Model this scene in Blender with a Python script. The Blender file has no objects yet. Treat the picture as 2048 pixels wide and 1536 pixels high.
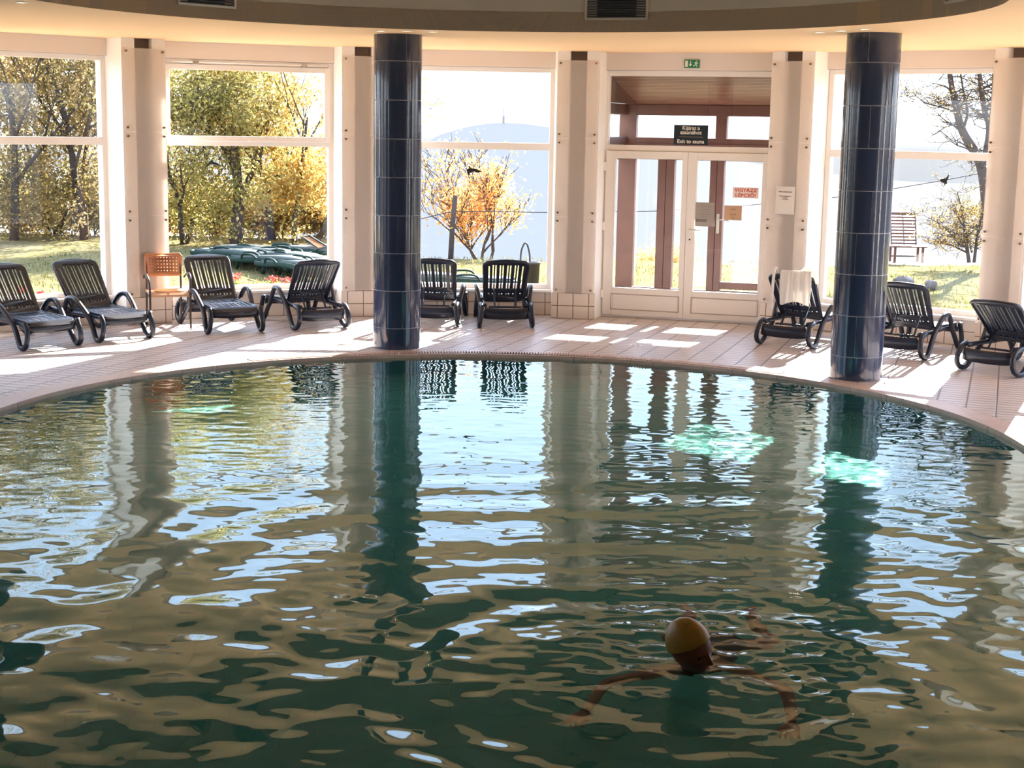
import bpy, bmesh, math, random
import numpy as np
from mathutils import Vector, Matrix

C = bpy.context.scene.collection
PI = math.pi
R_ = math.radians
random.seed(7)
np.random.seed(7)

# ------------------------------------------------------------------ camera, sky, sun, exposure
sc = bpy.context.scene
CAM_F, CAM_TH, CAM_RO, CAM_H = 3032.1, 0.1684, 0.0172, 2.4145
cd = bpy.data.cameras.new('camera')
cam = bpy.data.objects.new('camera', cd)
C.objects.link(cam)
cd.sensor_width = 36.0
cd.lens = CAM_F / 2048.0 * 36.0
cd.clip_end = 9000
_r = Vector((1, 0, 0)); _u = Vector((0, math.sin(CAM_TH), math.cos(CAM_TH))); _f = Vector((0, math.cos(CAM_TH), -math.sin(CAM_TH)))
_r2 = _r * math.cos(CAM_RO) + _u * math.sin(CAM_RO)
_u2 = _u * math.cos(CAM_RO) - _r * math.sin(CAM_RO)
mw = Matrix.Identity(4)
for i in range(3):
    mw[i][0] = _r2[i]; mw[i][1] = _u2[i]; mw[i][2] = -_f[i]
mw[2][3] = CAM_H
cam.matrix_world = mw
sc.camera = cam

sc.view_settings.view_transform = 'Standard'
sc.view_settings.look = 'None'
sc.view_settings.gamma = 1.0
sc.view_settings.exposure = 0.80
sc.view_settings.use_curve_mapping = False
sc.cycles.use_denoising = True
sc.cycles.max_bounces = 14
sc.cycles.diffuse_bounces = 6
sc.cycles.glossy_bounces = 6
sc.cycles.transmission_bounces = 8
sc.cycles.transparent_max_bounces = 24
sc.cycles.sample_clamp_indirect = 6.0
sc.cycles.caustics_refractive = True
sc.cycles.caustics_reflective = True
sc.cycles.blur_glossy = 0.5

w = bpy.data.worlds.new('sky'); sc.world = w; w.use_nodes = True
nt = w.node_tree; nt.nodes.clear()
tc = nt.nodes.new('ShaderNodeTexCoord'); sx = nt.nodes.new('ShaderNodeSeparateXYZ')
rp = nt.nodes.new('ShaderNodeValToRGB'); bg = nt.nodes.new('ShaderNodeBackground'); ow = nt.nodes.new('ShaderNodeOutputWorld')
mr = nt.nodes.new('ShaderNodeMapRange')
mr.inputs['From Min'].default_value = -0.2; mr.inputs['From Max'].default_value = 0.8
nt.links.new(tc.outputs['Generated'], sx.inputs[0]); nt.links.new(sx.outputs['Z'], mr.inputs['Value'])
nt.links.new(mr.outputs[0], rp.inputs[0]); nt.links.new(rp.outputs[0], bg.inputs['Color']); nt.links.new(bg.outputs[0], ow.inputs['Surface'])
cr = rp.color_ramp
cr.elements[0].position = 0.0; cr.elements[0].color = (0.14, 0.15, 0.16, 1)
cr.elements[1].position = 1.0; cr.elements[1].color = (0.50, 0.66, 0.95, 1)
for pos, col in ((0.165, (0.158, 0.168, 0.182, 1)), (0.190, (0.175, 0.182, 0.194, 1)), (0.215, (0.70, 0.76, 0.84, 1)), (0.30, (0.54, 0.69, 0.94, 1)), (0.45, (0.54, 0.69, 0.96, 1))):
    e = cr.elements.new(pos); e.color = col
bg.inputs['Strength'].default_value = 2.8

SUN_AZ, SUN_EL = R_(23.3), R_(28.9)
sd = bpy.data.lights.new('sun', 'SUN'); sun = bpy.data.objects.new('sun', sd); C.objects.link(sun)
sd.energy = 30.0; sd.angle = R_(0.53); sd.color = (1.0, 0.96, 0.90)
ldir = Vector((-math.sin(SUN_AZ) * math.cos(SUN_EL), -math.cos(SUN_AZ) * math.cos(SUN_EL), -math.sin(SUN_EL)))
sun.rotation_euler = ldir.to_track_quat('-Z', 'Y').to_euler()
try:
    sd.cycles.is_caustics_light = True
except Exception:
    pass

# ------------------------------------------------------------------ layout numbers
CX, CY = -0.195, 11.9          # centre of the round hall
RW = 7.42                      # circle of the pier fronts
ZC = 3.35                      # soffit height
PA = [-117.1, -96.4, -75.6, -54.9, -34.1, -13.3, 7.4, 27.95, 48.85, 69.7, 90.6, 111.5]
def pol(deg, r, cx=CX, cy=CY):
    a = R_(deg); return np.array([cx + r * math.sin(a), cy + r * math.cos(a)])
def bay(i):
    A, B = pol(PA[i], RW), pol(PA[i + 1], RW)
    u = (B - A) / np.linalg.norm(B - A); n = np.array([-u[1], u[0]])
    if n @ ((A + B) / 2 - np.array([CX, CY])) < 0: n = -n
    return (A + B) / 2, u, n
def px(x, y, z=0.0):
    """the point of height z that the camera sees at a pixel of the 2048 x 1536 frame"""
    v = _f + _r2 * ((x - 1024) / CAM_F) - _u2 * ((y - 768) / CAM_F)
    t = (z - CAM_H) / v[2]
    return Vector((v[0] * t, v[1] * t, z))
def pxd(x, y, Y):
    """the point at distance Y (along +Y) that the camera sees at a pixel"""
    v = _f + _r2 * ((x - 1024) / CAM_F) - _u2 * ((y - 768) / CAM_F)
    t = Y / v[1]
    return Vector((v[0] * t, Y, CAM_H + v[2] * t))

# ------------------------------------------------------------------ materials
MATS = {}
def mat(name, col, rough=0.5, metal=0.0, spec=0.5, noise=None, bump=None, coat=0.0, trans=None, sub=None):
    """noise = (scale, amount, second colour); bump = (scale, strength)"""
    if name in MATS: return MATS[name]
    m = bpy.data.materials.new(name); m.use_nodes = True; MATS[name] = m
    t = m.node_tree; b = t.nodes['Principled BSDF']
    b.inputs['Base Color'].default_value = (*col, 1); b.inputs['Roughness'].default_value = rough
    b.inputs['Metallic'].default_value = metal; b.inputs['Specular IOR Level'].default_value = spec
    b.inputs['Coat Weight'].default_value = coat
    tcn = None
    if noise or bump:
        tcn = t.nodes.new('ShaderNodeTexCoord')
    if noise:
        n = t.nodes.new('ShaderNodeTexNoise'); n.inputs['Scale'].default_value = noise[0]; n.inputs['Detail'].default_value = 4
        t.links.new(tcn.outputs['Object'], n.inputs['Vector'])
        r = t.nodes.new('ShaderNodeValToRGB'); r.color_ramp.elements[0].position = 0.5 - noise[1]; r.color_ramp.elements[1].position = 0.5 + noise[1]
        r.color_ramp.elements[0].color = (*col, 1); r.color_ramp.elements[1].color = (*noise[2], 1)
        t.links.new(n.outputs['Fac'], r.inputs[0]); t.links.new(r.outputs[0], b.inputs['Base Color'])
    if bump:
        n2 = t.nodes.new('ShaderNodeTexNoise'); n2.inputs['Scale'].default_value = bump[0]
        t.links.new(tcn.outputs['Object'], n2.inputs['Vector'])
        bp = t.nodes.new('ShaderNodeBump'); bp.inputs['Strength'].default_value = bump[1]; bp.inputs['Distance'].default_value = 0.01
        t.links.new(n2.outputs['Fac'], bp.inputs['Height']); t.links.new(bp.outputs[0], b.inputs['Normal'])
    if trans:   # translucent share for leaves / cloth
        tr = t.nodes.new('ShaderNodeBsdfTranslucent'); mx = t.nodes.new('ShaderNodeMixShader'); mx.inputs[0].default_value = trans
        o = t.nodes['Material Output']
        src = b.inputs['Base Color'].links[0].from_socket if b.inputs['Base Color'].links else None
        if src: t.links.new(src, tr.inputs['Color'])
        else: tr.inputs['Color'].default_value = (*col, 1)
        t.links.new(b.outputs[0], mx.inputs[1]); t.links.new(tr.outputs[0], mx.inputs[2]); t.links.new(mx.outputs[0], o.inputs[0])
    return m

def mathn(t, op, a, b=None):
    n = t.nodes.new('ShaderNodeMath'); n.operation = op
    for i, v in enumerate((a, b)):
        if v is None: continue
        if isinstance(v, (int, float)): n.inputs[i].default_value = v
        else: t.links.new(v, n.inputs[i])
    return n.outputs[0]

def tile_mat(name, col, col2, grout, su, sv, joint, rough=0.35, ang=0.0, wall=False, bumpd=0.004, rad=None, jv=None, ribs=0.0):
    """rectangular tiles in object space; wall=True uses (x+y, z)"""
    if name in MATS: return MATS[name]
    m = bpy.data.materials.new(name); m.use_nodes = True; MATS[name] = m
    t = m.node_tree; b = t.nodes['Principled BSDF']; b.inputs['Roughness'].default_value = rough
    tcn = t.nodes.new('ShaderNodeTexCoord'); s = t.nodes.new('ShaderNodeSeparateXYZ'); t.links.new(tcn.outputs['Object'], s.inputs[0])
    x, y, z = s.outputs
    if wall:
        U, V = x, z
    else:
        ca, sa = math.cos(ang), math.sin(ang)
        U = mathn(t, 'ADD', mathn(t, 'MULTIPLY', x, ca), mathn(t, 'MULTIPLY', y, -sa))
        V = mathn(t, 'ADD', mathn(t, 'MULTIPLY', x, sa), mathn(t, 'MULTIPLY', y, ca))
    def joints(v, s_, j):
        f = mathn(t, 'FRACT', mathn(t, 'DIVIDE', v, s_))
        d = mathn(t, 'MULTIPLY', mathn(t, 'MINIMUM', f, mathn(t, 'SUBTRACT', 1.0, f)), s_)
        mrn = t.nodes.new('ShaderNodeMapRange'); t.links.new(d, mrn.inputs['Value'])
        mrn.inputs['From Min'].default_value = j * 0.4; mrn.inputs['From Max'].default_value = j * 0.75
        return mrn.outputs[0]
    k = mathn(t, 'MINIMUM', joints(U, su, joint), joints(V, sv, jv or joint))
    fu = mathn(t, 'FLOOR', mathn(t, 'DIVIDE', U, su)); fv = mathn(t, 'FLOOR', mathn(t, 'DIVIDE', V, sv))
    cmb = t.nodes.new('ShaderNodeCombineXYZ'); t.links.new(fu, cmb.inputs[0]); t.links.new(fv, cmb.inputs[1])
    wn = t.nodes.new('ShaderNodeTexWhiteNoise'); t.links.new(cmb.outputs[0], wn.inputs['Vector'])
    mx = t.nodes.new('ShaderNodeMix'); mx.data_type = 'RGBA'
    mx.inputs[6].default_value = (*col, 1); mx.inputs[7].default_value = (*col2, 1); t.links.new(wn.outputs['Value'], mx.inputs[0])
    mg = t.nodes.new('ShaderNodeMix'); mg.data_type = 'RGBA'; mg.inputs[6].default_value = (*grout, 1)
    t.links.new(k, mg.inputs[0]); t.links.new(mx.outputs[2], mg.inputs[7]); t.links.new(mg.outputs[2], b.inputs['Base Color'])
    hgt = k
    bp = t.nodes.new('ShaderNodeBump'); bp.inputs['Distance'].default_value = bumpd; bp.inputs['Strength'].default_value = 0.8
    t.links.new(hgt, bp.inputs['Height']); t.links.new(bp.outputs[0], b.inputs['Normal'])
    return m

def leaf_mat(name, cols, scale=1.3, trans=0.55):
    if name in MATS: return MATS[name]
    m = bpy.data.materials.new(name); m.use_nodes = True; MATS[name] = m
    t = m.node_tree; b = t.nodes['Principled BSDF']; b.inputs['Roughness'].default_value = 0.6
    g = t.nodes.new('ShaderNodeNewGeometry'); tcn = t.nodes.new('ShaderNodeTexCoord')
    n = t.nodes.new('ShaderNodeTexNoise'); n.inputs['Scale'].default_value = scale; n.inputs['Detail'].default_value = 3
    t.links.new(tcn.outputs['Object'], n.inputs['Vector'])
    a = mathn(t, 'ADD', mathn(t, 'MULTIPLY', n.outputs['Fac'], 0.9), mathn(t, 'MULTIPLY', g.outputs['Random Per Island'], 0.45))
    a = mathn(t, 'SUBTRACT', a, 0.18)
    r = t.nodes.new('ShaderNodeValToRGB'); t.links.new(a, r.inputs[0])
    el = r.color_ramp.elements
    el[0].position = 0.15; el[0].color = (*cols[0], 1); el[1].position = 0.85; el[1].color = (*cols[-1], 1)
    for i, c in enumerate(cols[1:-1]):
        e = el.new(0.15 + 0.7 * (i + 1) / (len(cols) - 1)); e.color = (*c, 1)
    t.links.new(r.outputs[0], b.inputs['Base Color'])
    tr = t.nodes.new('ShaderNodeBsdfTranslucent'); t.links.new(r.outputs[0], tr.inputs['Color'])
    mx = t.nodes.new('ShaderNodeMixShader'); mx.inputs[0].default_value = trans
    t.links.new(b.outputs[0], mx.inputs[1]); t.links.new(tr.outputs[0], mx.inputs[2]); t.links.new(mx.outputs[0], t.nodes['Material Output'].inputs[0])
    return m

def glass_mat(name, ior=1.45, tint=(1, 1, 1), rough=0.0, bump=0.0):
    """flat pane: fresnel mix of a mirror and a clear see-through"""
    if name in MATS: return MATS[name]
    m = bpy.data.materials.new(name); m.use_nodes = True; MATS[name] = m
    t = m.node_tree; t.nodes.remove(t.nodes['Principled BSDF'])
    fr = t.nodes.new('ShaderNodeFresnel'); gm = t.nodes.new('ShaderNodeNewGeometry')
    t.links.new(mathn(t, 'ADD', mathn(t, 'MULTIPLY', gm.outputs['Backfacing'], 1.0 / ior - ior), ior), fr.inputs['IOR'])
    gl = t.nodes.new('ShaderNodeBsdfGlossy'); gl.inputs['Roughness'].default_value = rough
    tr = t.nodes.new('ShaderNodeBsdfTransparent'); tr.inputs['Color'].default_value = (*tint, 1)
    mx = t.nodes.new('ShaderNodeMixShader')
    t.links.new(fr.outputs[0], mx.inputs[0]); t.links.new(tr.outputs[0], mx.inputs[1]); t.links.new(gl.outputs[0], mx.inputs[2])
    t.links.new(mx.outputs[0], t.nodes['Material Output'].inputs[0])
    return m

def frost_mat(name, col, mixv=0.5):
    if name in MATS: return MATS[name]
    m = bpy.data.materials.new(name); m.use_nodes = True; MATS[name] = m
    t = m.node_tree; b = t.nodes['Principled BSDF']; b.inputs['Base Color'].default_value = (*col, 1); b.inputs['Roughness'].default_value = 0.12
    tr = t.nodes.new('ShaderNodeBsdfTransparent'); tr.inputs['Color'].default_value = (0.97, 0.95, 0.93, 1)
    mx = t.nodes.new('ShaderNodeMixShader'); mx.inputs[0].default_value = mixv
    t.links.new(tr.outputs[0], mx.inputs[1]); t.links.new(b.outputs[0], mx.inputs[2]); t.links.new(mx.outputs[0], t.nodes['Material Output'].inputs[0])
    return m

def emit_mat(name, col, s):
    if name in MATS: return MATS[name]
    m = bpy.data.materials.new(name); m.use_nodes = True; MATS[name] = m
    b = m.node_tree.nodes['Principled BSDF']; b.inputs['Base Color'].default_value = (*col, 1)
    b.inputs['Emission Color'].default_value = (*col, 1); b.inputs['Emission Strength'].default_value = s
    return m

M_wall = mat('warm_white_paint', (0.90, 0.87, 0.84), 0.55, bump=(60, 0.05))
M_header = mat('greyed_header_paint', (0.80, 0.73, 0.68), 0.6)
M_pvc = mat('white_pvc', (0.88, 0.84, 0.80), 0.3)
M_soffit = mat('peach_soffit_paint', (0.95, 0.66, 0.38), 0.7, noise=(0.8, 0.4, (0.93, 0.64, 0.37)))
M_fascia = mat('beige_fascia_paint', (0.62, 0.53, 0.43), 0.65)
M_dome = mat('dome_paint', (0.60, 0.52, 0.44), 0.7)
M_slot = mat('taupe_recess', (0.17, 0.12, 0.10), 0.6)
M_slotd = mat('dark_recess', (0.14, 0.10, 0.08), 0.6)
M_panel = frost_mat('milky_acrylic', (0.90, 0.83, 0.78), 0.30)
M_bolt = mat('bronze_bolt', (0.16, 0.10, 0.05), 0.35, metal=0.8)
M_glass = glass_mat('window_glass')
M_navy = mat('navy_glaze', (0.018, 0.032, 0.075), 0.12, spec=0.6, noise=(90, 0.25, (0.026, 0.042, 0.09)), coat=0.3, bump=(25, 0.06))
M_grout = mat('pale_grout', (0.55, 0.57, 0.60), 0.7)
M_floor = tile_mat('ribbed_deck_tile', (0.53, 0.455, 0.42), (0.58, 0.50, 0.465), (0.16, 0.115, 0.10), 0.262, 0.125, 0.014, rough=0.38, ang=R_(18.0), jv=0.016)
M_cope = tile_mat('coping_tile', (0.52, 0.38, 0.31), (0.56, 0.42, 0.35), (0.42, 0.31, 0.26), 0.25, 0.25, 0.004, rough=0.35)
M_pool = tile_mat('water_tinted_pool_tile', (0.064, 0.265, 0.225), (0.067, 0.272, 0.231), (0.060, 0.255, 0.217), 0.15, 0.15, 0.006, rough=0.6, bumpd=0.0005)  # light absorbed by the water is put into this dark teal tile colour
M_pool.node_tree.nodes['Principled BSDF'].inputs['Specular IOR Level'].default_value = 0.25
M_basetile = tile_mat('cream_wall_tile', (0.70, 0.62, 0.55), (0.73, 0.65, 0.58), (0.20, 0.14, 0.11), 0.20, 0.165, 0.008, rough=0.2, wall=True)
M_plastic = mat('dark_blue_black_plastic', (0.010, 0.015, 0.030), 0.3, spec=0.45, bump=(140, 0.05))
M_green = mat('green_plastic', (0.008, 0.026, 0.020), 0.6, spec=0.15)
M_wood = mat('red_brown_wood', (0.075, 0.028, 0.020), 0.45, noise=(7, 0.3, (0.12, 0.045, 0.03)))
M_bark = mat('brown_bark', (0.035, 0.024, 0.022), 0.85, noise=(12, 0.3, (0.07, 0.05, 0.042)))
M_grass = mat('autumn_lawn', (0.120, 0.108, 0.042), 0.9, spec=0.0, noise=(9, 0.22, (0.20, 0.165, 0.085)), bump=(60, 0.6))
M_ground = mat('leaf_litter', (0.20, 0.16, 0.08), 0.9, noise=(6, 0.3, (0.33, 0.26, 0.12)))
M_rock = mat('grey_rock', (0.07, 0.062, 0.065), 0.85, noise=(9, 0.3, (0.13, 0.115, 0.115)), bump=(20, 0.8))
M_steel = mat('brushed_steel', (0.62, 0.60, 0.57), 0.3, metal=0.9)
M_darkmetal = mat('dark_metal', (0.07, 0.055, 0.05), 0.35, metal=0.5)
M_tan = mat('tan_plastic', (0.52, 0.24, 0.12), 0.4)
M_towel = mat('white_terry', (0.92, 0.88, 0.82), 0.95, bump=(260, 0.5), trans=0.25)
M_black = mat('black_vinyl', (0.02, 0.02, 0.022), 0.5)
M_paper = mat('white_paper', (0.80, 0.76, 0.71), 0.8, trans=0.12)
M_ink = mat('ink', (0.16, 0.12, 0.11), 0.8)
M_signblue = mat('dark_slate_sign', (0.018, 0.030, 0.045), 0.3)
M_signtext = mat('cream_lettering', (0.80, 0.76, 0.68), 0.5)
M_red = mat('red_lettering', (0.62, 0.06, 0.03), 0.5)
M_pink = mat('pale_pink_paper', (0.92, 0.80, 0.74), 0.6, trans=0.6)
M_tansign = mat('tan_sign', (0.62, 0.40, 0.26), 0.5)
M_exitg = mat('exit_green', (0.02, 0.22, 0.11), 0.4)
M_grille = mat('dark_grille', (0.05, 0.06, 0.06), 0.35, metal=0.4)
M_lamp = emit_mat('lamp_glow', (1.0, 0.85, 0.6), 6.0)
M_skin = mat('skin', (0.23, 0.085, 0.050), 0.45, noise=(18, 0.3, (0.26, 0.10, 0.060)))
M_cap = mat('yellow_swim_cap', (0.46, 0.27, 0.04), 0.4, bump=(40, 0.2))
M_suit = mat('dark_swimsuit', (0.05, 0.03, 0.04), 0.5)
M_petal = mat('red_petals', (0.80, 0.05, 0.05), 0.6, trans=0.4)
M_haze = mat('haze_coloured_hill', (0.33, 0.295, 0.26), 1.0, spec=0.0)  # distance haze is put into this pale colour, for hill and mast

# ------------------------------------------------------------------ mesh helpers
def rootmat(p):
    return Matrix.Translation(p.location) @ p.rotation_euler.to_matrix().to_4x4()
def mesh_obj(name, verts, faces, m, parent=None, smooth=False, local=False):
    me = bpy.data.meshes.new(name)
    if parent is not None and not local:
        inv = np.array(rootmat(parent).inverted())
        v = np.asarray(verts, float); verts = v @ inv[:3, :3].T + inv[:3, 3]
    me.from_pydata([tuple(v) for v in verts], [], [tuple(f) for f in faces]); me.validate(); me.update()
    if smooth: me.polygons.foreach_set('use_smooth', [True] * len(me.polygons))
    for mm in (m if isinstance(m, (list, tuple)) else [m]): me.materials.append(mm)
    o = bpy.data.objects.new(name, me); C.objects.link(o)
    if parent is not None: o.parent = parent
    return o
def tag(o, label=None, cat=None, group=None, kind=None):
    if label: o['label'] = label
    if cat: o['category'] = cat
    if group: o['group'] = group
    if kind: o['kind'] = kind
    return o
def empty(name, loc=(0, 0, 0), rz=0.0, **k):
    o = bpy.data.objects.new(name, None); C.objects.link(o); o.location = loc; o.rotation_euler = (0, 0, rz); o.empty_display_size = 0.1
    tag(o, **k); return o
def dup(root, loc=None, rz=None):
    r = root.copy(); C.objects.link(r)
    if loc is not None: r.location = loc
    if rz is not None: r.rotation_euler = (0, 0, rz)
    for ch in list(root.children):
        c = ch.copy(); C.objects.link(c); c.parent = r
        for g in list(ch.children):
            d = g.copy(); C.objects.link(d); d.parent = c
    return r

class MB:
    def __init__(s): s.v = []; s.f = []
    def add(s, verts, faces):
        b = len(s.v); s.v += [tuple(float(c) for c in q) for q in verts]; s.f += [tuple(b + i for i in f) for f in faces]; return s
    def box(s, x0, x1, y0, y1, z0, z1, fr=None):
        """fr = (origin2d, u2d, n2d): x along u, y along n"""
        P = [(x, y, z) for z in (z0, z1) for (x, y) in ((x0, y0), (x1, y0), (x1, y1), (x0, y1))]
        if fr is not None:
            o, u, n = fr; P = [(o[0] + u[0] * x + n[0] * y, o[1] + u[1] * x + n[1] * y, z) for x, y, z in P]
        return s.add(P, [(0, 3, 2, 1), (4, 5, 6, 7), (0, 1, 5, 4), (1, 2, 6, 5), (2, 3, 7, 6), (3, 0, 4, 7)])
    def prism(s, pts, z0, z1):
        n = len(pts); P = [(p[0], p[1], z0) for p in pts] + [(p[0], p[1], z1) for p in pts]
        return s.add(P, [tuple(range(n - 1, -1, -1)), tuple(range(n, 2 * n))] + [(i, (i + 1) % n, n + (i + 1) % n, n + i) for i in range(n)])
    def tube(s, path, rad, sides=8, closed=False, ell=None, up=None):
        """sweep a circle, or an ellipse ell=(a,b) with a along `up`"""
        P = [Vector(p) for p in path]; n = len(P); rings = []; prev = None
        for i in range(n):
            if closed: d = (P[(i + 1) % n] - P[i - 1])
            else: d = P[min(i + 1, n - 1)] - P[max(i - 1, 0)]
            d = d.normalized() if d.length > 1e-9 else Vector((0, 0, 1))
            if up is not None: a = Vector(up)
            elif prev is not None: a = prev
            else: a = Vector((0, 0, 1)) if abs(d.z) < 0.9 else Vector((1, 0, 0))
            a = (a - d * a.dot(d)); a = a.normalized() if a.length > 1e-6 else d.orthogonal().normalized()
            prev = a; b = d.cross(a); r = rad[i] if hasattr(rad, '__len__') else rad
            ra, rb = (r, r) if ell is None else ell
            ring = []
            for k in range(sides):
                t = 2 * PI * (k + 0.5) / sides; c_, s_ = math.cos(t), math.sin(t)
                if ell is not None:   # rounded box section
                    q = (abs(c_) ** 4 + abs(s_) ** 4) ** 0.25; c_ /= q; s_ /= q
                ring.append(P[i] + a * (ra * c_) + b * (rb * s_))
            rings.append(ring)
        V = [v for r in rings for v in r]; F = []
        m = n if closed else n - 1
        for i in range(m):
            for k in range(sides):
                a0 = i * sides + k; a1 = i * sides + (k + 1) % sides; b0 = ((i + 1) % n) * sides + k; b1 = ((i + 1) % n) * sides + (k + 1) % sides
                F.append((a0, a1, b1, b0))
        if not closed: F += [tuple(range(sides - 1, -1, -1)), tuple((n - 1) * sides + k for k in range(sides))]
        return s.add(V, F)
    def lathe(s, prof, c=(0, 0), seg=32, a0=0, a1=2 * PI):
        """prof: list of (r, z)"""
        full = abs(a1 - a0 - 2 * PI) < 1e-6; k = seg if full else seg + 1; V = []
        for i in range(k):
            a = a0 + (a1 - a0) * i / seg
            for r, z in prof: V.append((c[0] + r * math.sin(a), c[1] + r * math.cos(a), z))
        n = len(prof); F = []
        for i in range(seg):
            j = (i + 1) % k
            for q in range(n - 1): F.append((i * n + q, i * n + q + 1, j * n + q + 1, j * n + q))
        return s.add(V, F)
    def build(s, name, m, parent=None, smooth=False, bevel=0.0, local=False, seg=2):
        o = mesh_obj(name, s.v, s.f, m, parent, smooth, local)
        if bevel:
            md = o.modifiers.new('bevel', 'BEVEL'); md.width = bevel; md.segments = seg; md.limit_method = 'ANGLE'; md.angle_limit = R_(35)
        return o

def curve_mesh(loops, depth, bevel=0.0, res=2):
    """2-D outline with holes -> solid of half thickness depth centred on z = 0 (verts, faces)"""
    cu = bpy.data.curves.new('tmp', 'CURVE'); cu.dimensions = '2D'; cu.fill_mode = 'BOTH'; cu.extrude = depth; cu.bevel_depth = bevel; cu.bevel_resolution = res; cu.offset = -bevel
    for L in loops:
        sp = cu.splines.new('POLY'); sp.points.add(len(L) - 1)
        for i, p in enumerate(L): sp.points[i].co = (p[0], p[1], 0, 1)
        sp.use_cyclic_u = True
    o = bpy.data.objects.new('tmp', cu); C.objects.link(o)
    dg = bpy.context.evaluated_depsgraph_get(); me = bpy.data.meshes.new_from_object(o.evaluated_get(dg))
    v = [tuple(q.co) for q in me.vertices]; f = [tuple(q.vertices) for q in me.polygons]
    bpy.data.objects.remove(o); bpy.data.curves.remove(cu); bpy.data.meshes.remove(me)
    return v, f
def text_mesh(txt, size, space=1.0, lines=1.0, bold=0.0, extrude=0.0008):
    cu = bpy.data.curves.new('tmp', 'FONT'); cu.body = txt; cu.size = size; cu.align_x = 'CENTER'; cu.align_y = 'CENTER'
    cu.extrude = extrude; cu.space_character = space; cu.space_line = lines; cu.offset = bold; cu.resolution_u = 3
    o = bpy.data.objects.new('tmp', cu); C.objects.link(o)
    dg = bpy.context.evaluated_depsgraph_get(); me = bpy.data.meshes.new_from_object(o.evaluated_get(dg))
    v = [tuple(q.co) for q in me.vertices]; f = [tuple(q.vertices) for q in me.polygons]
    bpy.data.objects.remove(o); bpy.data.curves.remove(cu); bpy.data.meshes.remove(me)
    return v, f
def bez(pts, n=8, closed=False):
    """Catmull-Rom through points"""
    P = [np.array(p, float) for p in pts]; out = []; m = len(P)
    for i in range(m if closed else m - 1):
        p0 = P[(i - 1) % m] if closed or i > 0 else 2 * P[0] - P[1]
        p1 = P[i]; p2 = P[(i + 1) % m]
        p3 = P[(i + 2) % m] if closed or i + 2 < m else 2 * P[-1] - P[-2]
        for k in range(n):
            t = k / n
            out.append(0.5 * ((2 * p1) + (-p0 + p2) * t + (2 * p0 - 5 * p1 + 4 * p2 - p3) * t * t + (-p0 + 3 * p1 - 3 * p2 + p3) * t ** 3))
    if not closed: out.append(P[-1])
    return out

# ------------------------------------------------------------------ floor, pool
RP = 4.20; PCX, PCY = -0.155, 11.88
def u_outline(r, yend=2.0, seg=96):
    pts = [(PCX + r * math.sin(a), PCY + r * math.cos(a)) for a in np.linspace(-PI / 2, PI / 2, seg)]
    e = r - RP
    return pts + [(PCX + r, yend - e), (PCX - r, yend - e)]
outer = []
BACKW = 0.62
for i in range(len(PA) - 1):
    M, u, n = bay(i)
    for s_ in (-1.34, 1.34): outer.append(tuple(M + n * BACKW + u * s_))
outer = outer + [(7.4, 8.6), (7.4, -3.0), (-7.6, -3.0), (-7.6, 8.0)]
CW = 0.27
v, f = curve_mesh([outer, u_outline(RP + CW)[::-1]], 0.06)
o = mesh_obj('floor', v, f, M_floor); o.location = (0, 0, -0.06); tag(o, 'ribbed pinkish beige tile deck around the round pool', 'floor', kind='structure')
v, f = curve_mesh([u_outline(RP + CW - 0.003), u_outline(RP)[::-1]], 0.10, 0.006)
o = mesh_obj('trim_1', v, f, M_cope); o.location = (0, 0, -0.104); tag(o, 'terracotta pink tile coping around the pool edge', 'pool edge', kind='structure')
g = MB()
aa = np.radians(np.arange(-36, 42, 0.40))
for a in aa:
    er = np.array([math.sin(a), math.cos(a)]); et = np.array([er[1], -er[0]]); o_ = np.array([PCX, PCY]) + er * (RP + 0.03)
    g.box(-0.0072, 0.0072, 0, 0.15, 0.000, 0.010, (o_, et, er))
o = g.build('overflow_grate', mat('grate_plastic', (0.60, 0.42, 0.34), 0.4)); tag(o, 'ribbed overflow grate strip along the far pool edge', 'grate', kind='structure')
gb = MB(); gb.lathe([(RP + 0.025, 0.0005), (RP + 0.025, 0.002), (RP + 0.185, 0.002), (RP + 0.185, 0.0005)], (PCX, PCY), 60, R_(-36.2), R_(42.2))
gb.build('grate_gap_shade', mat('channel_shade', (0.10, 0.06, 0.05), 0.6), o, local=True)  # flat dark strip: shade between the ribs is put into its colour
# pool shell
DP = 1.0
ring = u_outline(RP + 0.02)
pb = MB(); n_ = len(ring)
pb.add([(x, y, -0.2) for x, y in ring] + [(x, y, -DP) for x, y in ring], [(i, (i + 1) % n_, n_ + (i + 1) % n_, n_ + i) for i in range(n_)] + [tuple(range(n_, 2 * n_))])
o = pb.build('pool_basin', M_pool); tag(o, 'dark teal tiled basin with the water tint put into its colour', 'pool basin', kind='structure')
pool_basin = o
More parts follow.
